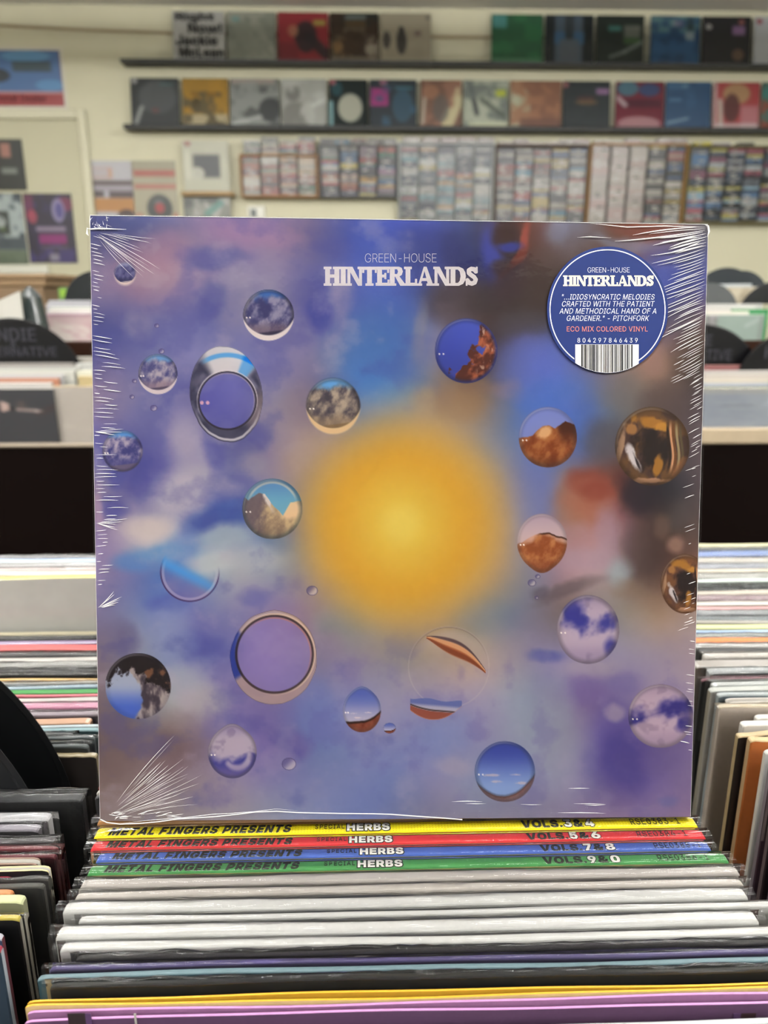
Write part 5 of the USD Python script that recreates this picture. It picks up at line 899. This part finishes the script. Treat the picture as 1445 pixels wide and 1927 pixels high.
def lathe(prof, cx, cy, c, name, seed, parent, amp=.003, sx=1., sy=.8):
    m = trimesh.creation.revolve(np.array(prof), sections=36); v = np.array(m.vertices); v[:, 0] *= sx; v[:, 1] *= sy
    nn = meshkit.fbm(v*45 + seed, 3, seed) - .5; rr = np.hypot(v[:, 0], v[:, 1])[:, None]; v[:, :2] += v[:, :2]/(rr + 1e-6)*nn[:, None]*amp*2*np.minimum(1, rr*60)
    MB().tri(trimesh.Trimesh(v + [cx, cy, 0], m.faces, process=False), pc(c)).build(name, GLOSSY, parent)
H = top - z0
lathe([(0, z0), (.03, z0), (.03, z0 + .03), (.018, z0 + .06), (.018, z0 + H*.55), (.024, z0 + H*.60), (.026, z0 + H*.66), (.0, z0 + H*.665)], c0[0], yb, '34423c', 'body', 3, gb)
lathe([(0, z0 + H*.62), (.024, z0 + H*.64), (.034, z0 + H*.72), (.031, z0 + H*.82), (.024, z0 + H*.93), (.012, z0 + H*.985), (0, z0 + H)], c0[0] - .004, yb, '232c2c', 'hooded_head', 7, gb, .004)
def carton(pa, pt, pb_, pbt, y, d, c, label, zb0=None, group='cardboard boxes on the far table'):
    a, b = at_y(pa, pt, y), at_y(pb_, pbt, y)
    t = thing('cardboard_box', label, 'box', group=group)
    z0 = b[2] if zb0 is None else zb0
    MB().tri(bevel_box(a[0], y, z0, b[0], y + d, a[2], .004), pc(c)).build('carton', PAPER, t)
    MB().box(a[0] + .003, y + d*.47, a[2], b[0] - .003, y + d*.5, a[2] + .0008, pc('5a4a38')).build('flap_seam', PAPER, t)
    return a[2]
carton(-80, 541, 84, 566, 2.28, .3, '6e5a44', 'brown cardboard box, lowest of the stack of three at left', zb0=zb_ - .0995)
z1_ = at_y(-80, 541, 2.28)[2]; carton(-80, 527, 86, 541, 2.28, .3, '786248', 'brown cardboard box in the middle of the stack at left', zb0=z1_ + .001)
z2_ = at_y(-80, 527, 2.28)[2]; carton(-80, 515, 88, 527, 2.28, .3, '7c664c', 'brown cardboard box, topmost of the stack at left', zb0=z2_ + .001)
carton(92, 524, 128, 556, 2.59, .12, '4a3a30', 'small dark brown box beside the brown cardboard stack', zb0=zb_ - .0995)

# ------------------------------------------------------------------ the album on display
RC = np.stack([RIGHT, UP, FWD], 1)                       # camera axes as columns (right, up, forward)
from scipy.spatial.transform import Rotation
_r = Rotation.from_rotvec(np.radians([-3.417, -1.609, -.282])).as_matrix()
ALB = RC @ _r                                            # jacket's own axes: x right, y up its face, z away from the viewer
CEN = EYE + RC @ np.array([.00854, -.00748, .39898])
S, SH = .3128, .3108
X_, Y_, N_ = ALB[:, 0], ALB[:, 1], -ALB[:, 2]            # N_ faces the viewer
def al(u, v, d=0.0):
    """point of the jacket: u,v from 0 to 1 (v down), d metres in front of its face"""
    u, v, d = np.asarray(u, float), np.asarray(v, float), np.asarray(d, float)
    return CEN + ((u - .5)*S)[..., None]*X_ + ((.5 - v)*SH)[..., None]*Y_ + d[..., None]*N_
def uv(px, py): return hom(H_ART2UV, np.asarray(px, float), np.asarray(py, float))
alb = thing('vinyl_record', 'album of water drops around a yellow glow, shrink-wrapped, stood up on display', 'record')
NA = 760
vv, uu = np.mgrid[0:1:NA*1j, 0:1:NA*1j]
AX, AY = hom(H_UV2ART, uu, vv)
ART_K = 1.13
cols = lin(paint_art(AX, AY)) * ART_K
jm = MB()
ii = np.arange(NA*NA).reshape(NA, NA)
jm.add(al(uu, vv).reshape(-1, 3), np.stack([ii[:-1, :-1], ii[1:, :-1], ii[1:, 1:], ii[:-1, 1:]], -1).reshape(-1, 4), cols.reshape(-1, 3))
q = [(0, 0), (1, 0), (1, 1), (0, 1)]
for k in range(4):
    (a, b), (c, d) = q[k], q[(k+1) % 4]
    jm.add([al(a, b), al(c, d), al(c, d, -.0045), al(a, b, -.0045)], [[0, 1, 2, 3]], pc('9c98b0'))
jm.add([al(a, b, -.0045) for a, b in q], [[0, 3, 2, 1]], pc('7078a0'))
jm.build('jacket', ART, alb)
def onalbum(shape, name, col, d, mat=PAPER, depth=.00008, parent=alb):
    """shape in the drawing's units (x right, y down)"""
    m = solid(affinity.scale(shape, 1, -1, origin=(0, 0)), 1.0); v = np.array(m.vertices)
    u, w = uv(v[:, 0], -v[:, 1]); P = al(u, w, d + v[:, 2]*depth)
    return MB().tri(trimesh.Trimesh(P, m.faces, process=False), pc(col) if isinstance(col, str) else col).build(name, mat, parent)
def dn(shape, x0, x1, y0, y1):                           # fit a word into a box of the drawing (y down)
    return affinity.scale(fit(shape, x0, x1, -y1, -y0), 1, -1, origin=(0, 0))
onalbum(dn(word('GREEN-HOUSE', 250), 687, 822, 476, 493), 'artist_lettering', 'f0ecec', .00004)
onalbum(dn(serif_word('HINTERLANDS'), 609, 900, 501, 537), 'title_lettering', 'f4ecec', .00004)
# round sticker
SX, SY = 1142.5, 583.5
circle = affinity.scale(Point(SX, SY).buffer(1, 64), 113.5, 118.5, origin=(SX, SY))
st = onalbum(circle, 'sticker', pc('1a3a90')*.50, .0016, MATTE, depth=.00008)
ring = affinity.scale(Point(SX, SY).buffer(1, 64), 109, 113.5, origin=(SX, SY)).difference(affinity.scale(Point(SX, SY).buffer(1, 64), 107, 111.4, origin=(SX, SY))).difference(sbox(1080, 647, 1201, 760))
onalbum(ring, 'sticker_ring', 'e4e4ec', .0017, MATTE, parent=st)
onalbum(dn(word('GREEN-HOUSE', 300), 1105, 1184, 504, 513.5), 'sticker_lettering', 'e8e8f0', .0017, MATTE, parent=st)
onalbum(dn(serif_word('HINTERLANDS'), 1059, 1229, 519, 539), 'sticker_title', 'f4e4c8', .0017, MATTE, parent=st)
for s, x0, x1, y in (('"...IDIOSYNCRATIC MELODIES', 1057, 1231, 554), ('CRAFTED WITH THE PATIENT', 1057, 1231, 567), ('AND METHODICAL HAND OF A', 1052, 1234, 580.5), ('GARDENER." - PITCHFORK', 1066, 1221, 594)):
    onalbum(dn(word(s, 430, .05, .22), x0, x1, y, y + 10.2), 'sticker_lettering', 'e8e8f0', .0017, MATTE, parent=st)
onalbum(dn(word('ECO MIX COLORED VINYL', 420, .05), 1066, 1218, 614.5, 624), 'sticker_lettering', 'd88070', .0017, MATTE, parent=st)
onalbum(dn(word('804297846439', 450, .45), 1086, 1199, 636, 644.8), 'sticker_number', 'e8e8f0', .0017, MATTE, parent=st)
inner = affinity.scale(Point(SX, SY).buffer(1, 64), 113, 118, origin=(SX, SY))
onalbum(sbox(1082, 648, 1201, 720).intersection(inner), 'barcode_panel', 'e4e2e0', .0017, MATTE, parent=st)
br = random.Random(5); bars = []; x = 1093.0
while x < 1189:
    w = br.choice([.9, .9, 1.6, 2.3, 3.0]); bars.append(sbox(x, 648.5, min(x + w, 1190), 720)); x += w + br.choice([.9, 1.2, 1.8, 2.6])
onalbum(union_all(bars).intersection(affinity.scale(inner, .995, .995)), 'barcode_bars', '1c1c20', .0018, MATTE, parent=st)
# shrink film and its creases
fm = MB(); nf = 120
v2, u2 = np.mgrid[-.003:1.003:nf*1j, -.003:1.003:nf*1j]
bul = .0009 + .0005*(n2(u2*9, v2*9, 4, 3) - .5)
F2 = np.arange(nf*nf).reshape(nf, nf)
fm.add(al(u2, v2, bul).reshape(-1, 3), np.stack([F2[:-1, :-1], F2[1:, :-1], F2[1:, 1:], F2[:-1, 1:]], -1).reshape(-1, 4), (1, 1, 1))
film_p = fm.build('shrink_wrap', SHRINK, alb, smooth=True)
cr = MB()
def crease(pts, w=2.0, taper=True, d=.0011):
    """raised fold of the film; pts in the drawing's units, w its width there"""
    pts = np.asarray(pts, float)
    if len(pts) == 2:
        t = np.linspace(0, 1, 7)[:, None]; bend = (pts[1] - pts[0])[::-1]*[1, -1]*crng.uniform(-.03, .03); pts = pts[0]*(1 - t) + pts[1]*t + bend*4*t*(1 - t)
    u, v = uv(pts[:, 0], pts[:, 1]); P = al(u, v, d)
    r = np.full(len(P), w*S/1130/2)
    if taper: t = np.linspace(0, 1, len(P)); r = r*np.clip(np.sin(np.pi*t)**.6, .12, 1)
    tube(cr, P, r, (1, 1, 1), 6)
crng = random.Random(21)
g = crng.uniform
XL = lambda y: 168.5 + (y - 404)*.0153
XR = lambda y: 1334 - (y - 422)*.0296
for k in range(16):                                       # fan from the upper left corner
    an = math.radians(8 + k*2.6 + g(-1, 1)); r0, r1 = g(8, 50), g(70, 150)
    crease([(172 + r0*math.cos(an), 434 + r0*math.sin(an)), (172 + r1*math.cos(an), 434 + r1*math.sin(an))], g(.5, 1.0))
crease([(164, 430), (172, 431.5), (185, 430.5), (205, 431), (238, 432)], 3.6); crease([(164, 428), (164, 440), (167, 444)], 4); crease([(170, 404), (170, 430)], 1.6)
for k in range(16):
    x, y = g(171, 208), g(407, 427); crease([(x, y), (x + g(-5, 7), y + g(2, 9)), (x + g(-4, 9), y + g(2, 9))], g(.8, 1.6))
for y in np.arange(444, 1100, 7.2):                       # short folds along the left edge
    if g(0, 1) < .18: continue
    L = g(8, 24) if y < 620 or y > 960 else g(10, 50); sl = .26 - (y - 444)*.00055 + g(-.05, .05); x = XL(y) + (g(1, 6) if g(0, 1) < .7 else g(8, 26))
    crease([(x, y), (x + L, y + L*sl)], g(.9, 1.8))
for y0, n, L, s0, s1 in ((983, 5, 62, -.14, .26), (1145, 6, 52, -.75, -.18), (812, 3, 60, -.1, .12)):
    for k in range(n): sl = s0 + (s1 - s0)*k/(n - 1); q0 = g(3, 12); crease([(XL(y0) + q0, y0 + q0*sl), (XL(y0) + L*g(.6, 1), y0 + L*sl*.85)], g(1.0, 2.0))
for k in range(34):                                       # fan from the lower left corner
    an = math.radians(8 + k*1.25); r0, r1 = g(20, 110), g(120, 210)
    crease([(190 + r0*math.cos(an), 1542 - r0*math.sin(an)), (190 + r1*math.cos(an), 1542 - r1*math.sin(an))], g(.35, .7) if g(0, 1) < .75 else g(.7, 1.2))
for y in np.arange(440, 850, 5.6):                        # long slanting folds along the right edge
    L = g(50, 100) if y < 600 else g(26, 66) if y < 700 else g(9, 22); sl = .26 + min(.28, (y - 440)*.0013) + g(-.03, .03); x = XR(y) - g(2, 10)
    if y > 760 and g(0, 1) < .4: continue
    crease([(x, y), (x - L, y + L*sl)], g(1.2, 2.2) if y < 640 else g(.9, 1.6))
    if y < 690 and g(0, 1) < .55: x -= L + g(3, 8)
    else: x = 0
    if x > 1280: crease([(x, y + (L + 5)*sl), (max(x - g(12, 40), 1262), y + (L + 5)*sl + g(6, 16))], g(.8, 1.6))
for k in range(12):                                       # broad bright folds under the upper right corner
    y = 428 + k*4.2; L = g(60, 200) if k < 6 else g(50, 110); crease([(1328 - g(0, 20), 428 + k*3.0), (1328 - L, y + L*.09 + g(-3, 3))], g(1.6, 3.4))
crease([(1326, 423), (1332, 426), (1334, 436), (1331, 446)], 4.5); crease([(1110, 420.5), (1180, 428), (1250, 426), (1326, 428)], 2.6); crease([(1086, 447), (1110, 446), (1150, 448)], 2.2)
for k in range(22):
    y = g(860, 1180); L = g(5, 24); x = XR(y) - g(2, 16); crease([(x, y), (x - L, y + L*.36)], g(.8, 1.6))
for k in range(14):
    y = g(1190, 1430); L = g(5, 16); x = XR(y) - g(1, 4); crease([(x, y), (x - L, y - L*.14)], g(.8, 1.4))
crease([(1280, 1393), (1298, 1397)], 2.0)
edge = [(188, 1541), (200, 1547), (225, 1550), (262, 1548.5), (300, 1545), (335, 1540), (400, 1536), (440, 1532), (480, 1527), (520, 1525.5), (560, 1528), (640, 1529.5), (700, 1530), (735, 1531), (790, 1535), (835, 1538), (870, 1541)]
crease(edge, 2.2, False); crease([(x, y - 3 - 2*math.sin(x*.05)) for x, y in edge[2:11]], 1.2)
for k in range(26):
    x = g(200, 330); y = 1536 - (x - 200)*.04 + g(-6, 6); crease([(x, y), (x + g(6, 26), y - g(-2, 6))], g(.8, 1.8))
for (x, y, L) in ((850, 1507, 58), (875, 1511, 40), (1080, 1511, 60), (1100, 1513, 40), (980, 1512, 40), (1070, 1482, 40), (1050, 1528, 90)): crease([(x, y), (x + L*.5, y + g(-1, 1)), (x + L, y + g(-1, 1))], g(.9, 2.0))
crease([(169, 404.6), (500, 409), (900, 415.5), (1333, 422)], 1.7, False, .0003)          # seam along the top edge
crease([(1334, 424), (1317, 980), (1301, 1536)], .9, False, .0003); crease([(168.5, 406), (177, 980), (186, 1543)], .9, False, .0003)
cr.build('film_creases', CREASE, alb, smooth=True, label='white glinting folds of the film', kind='stuff')
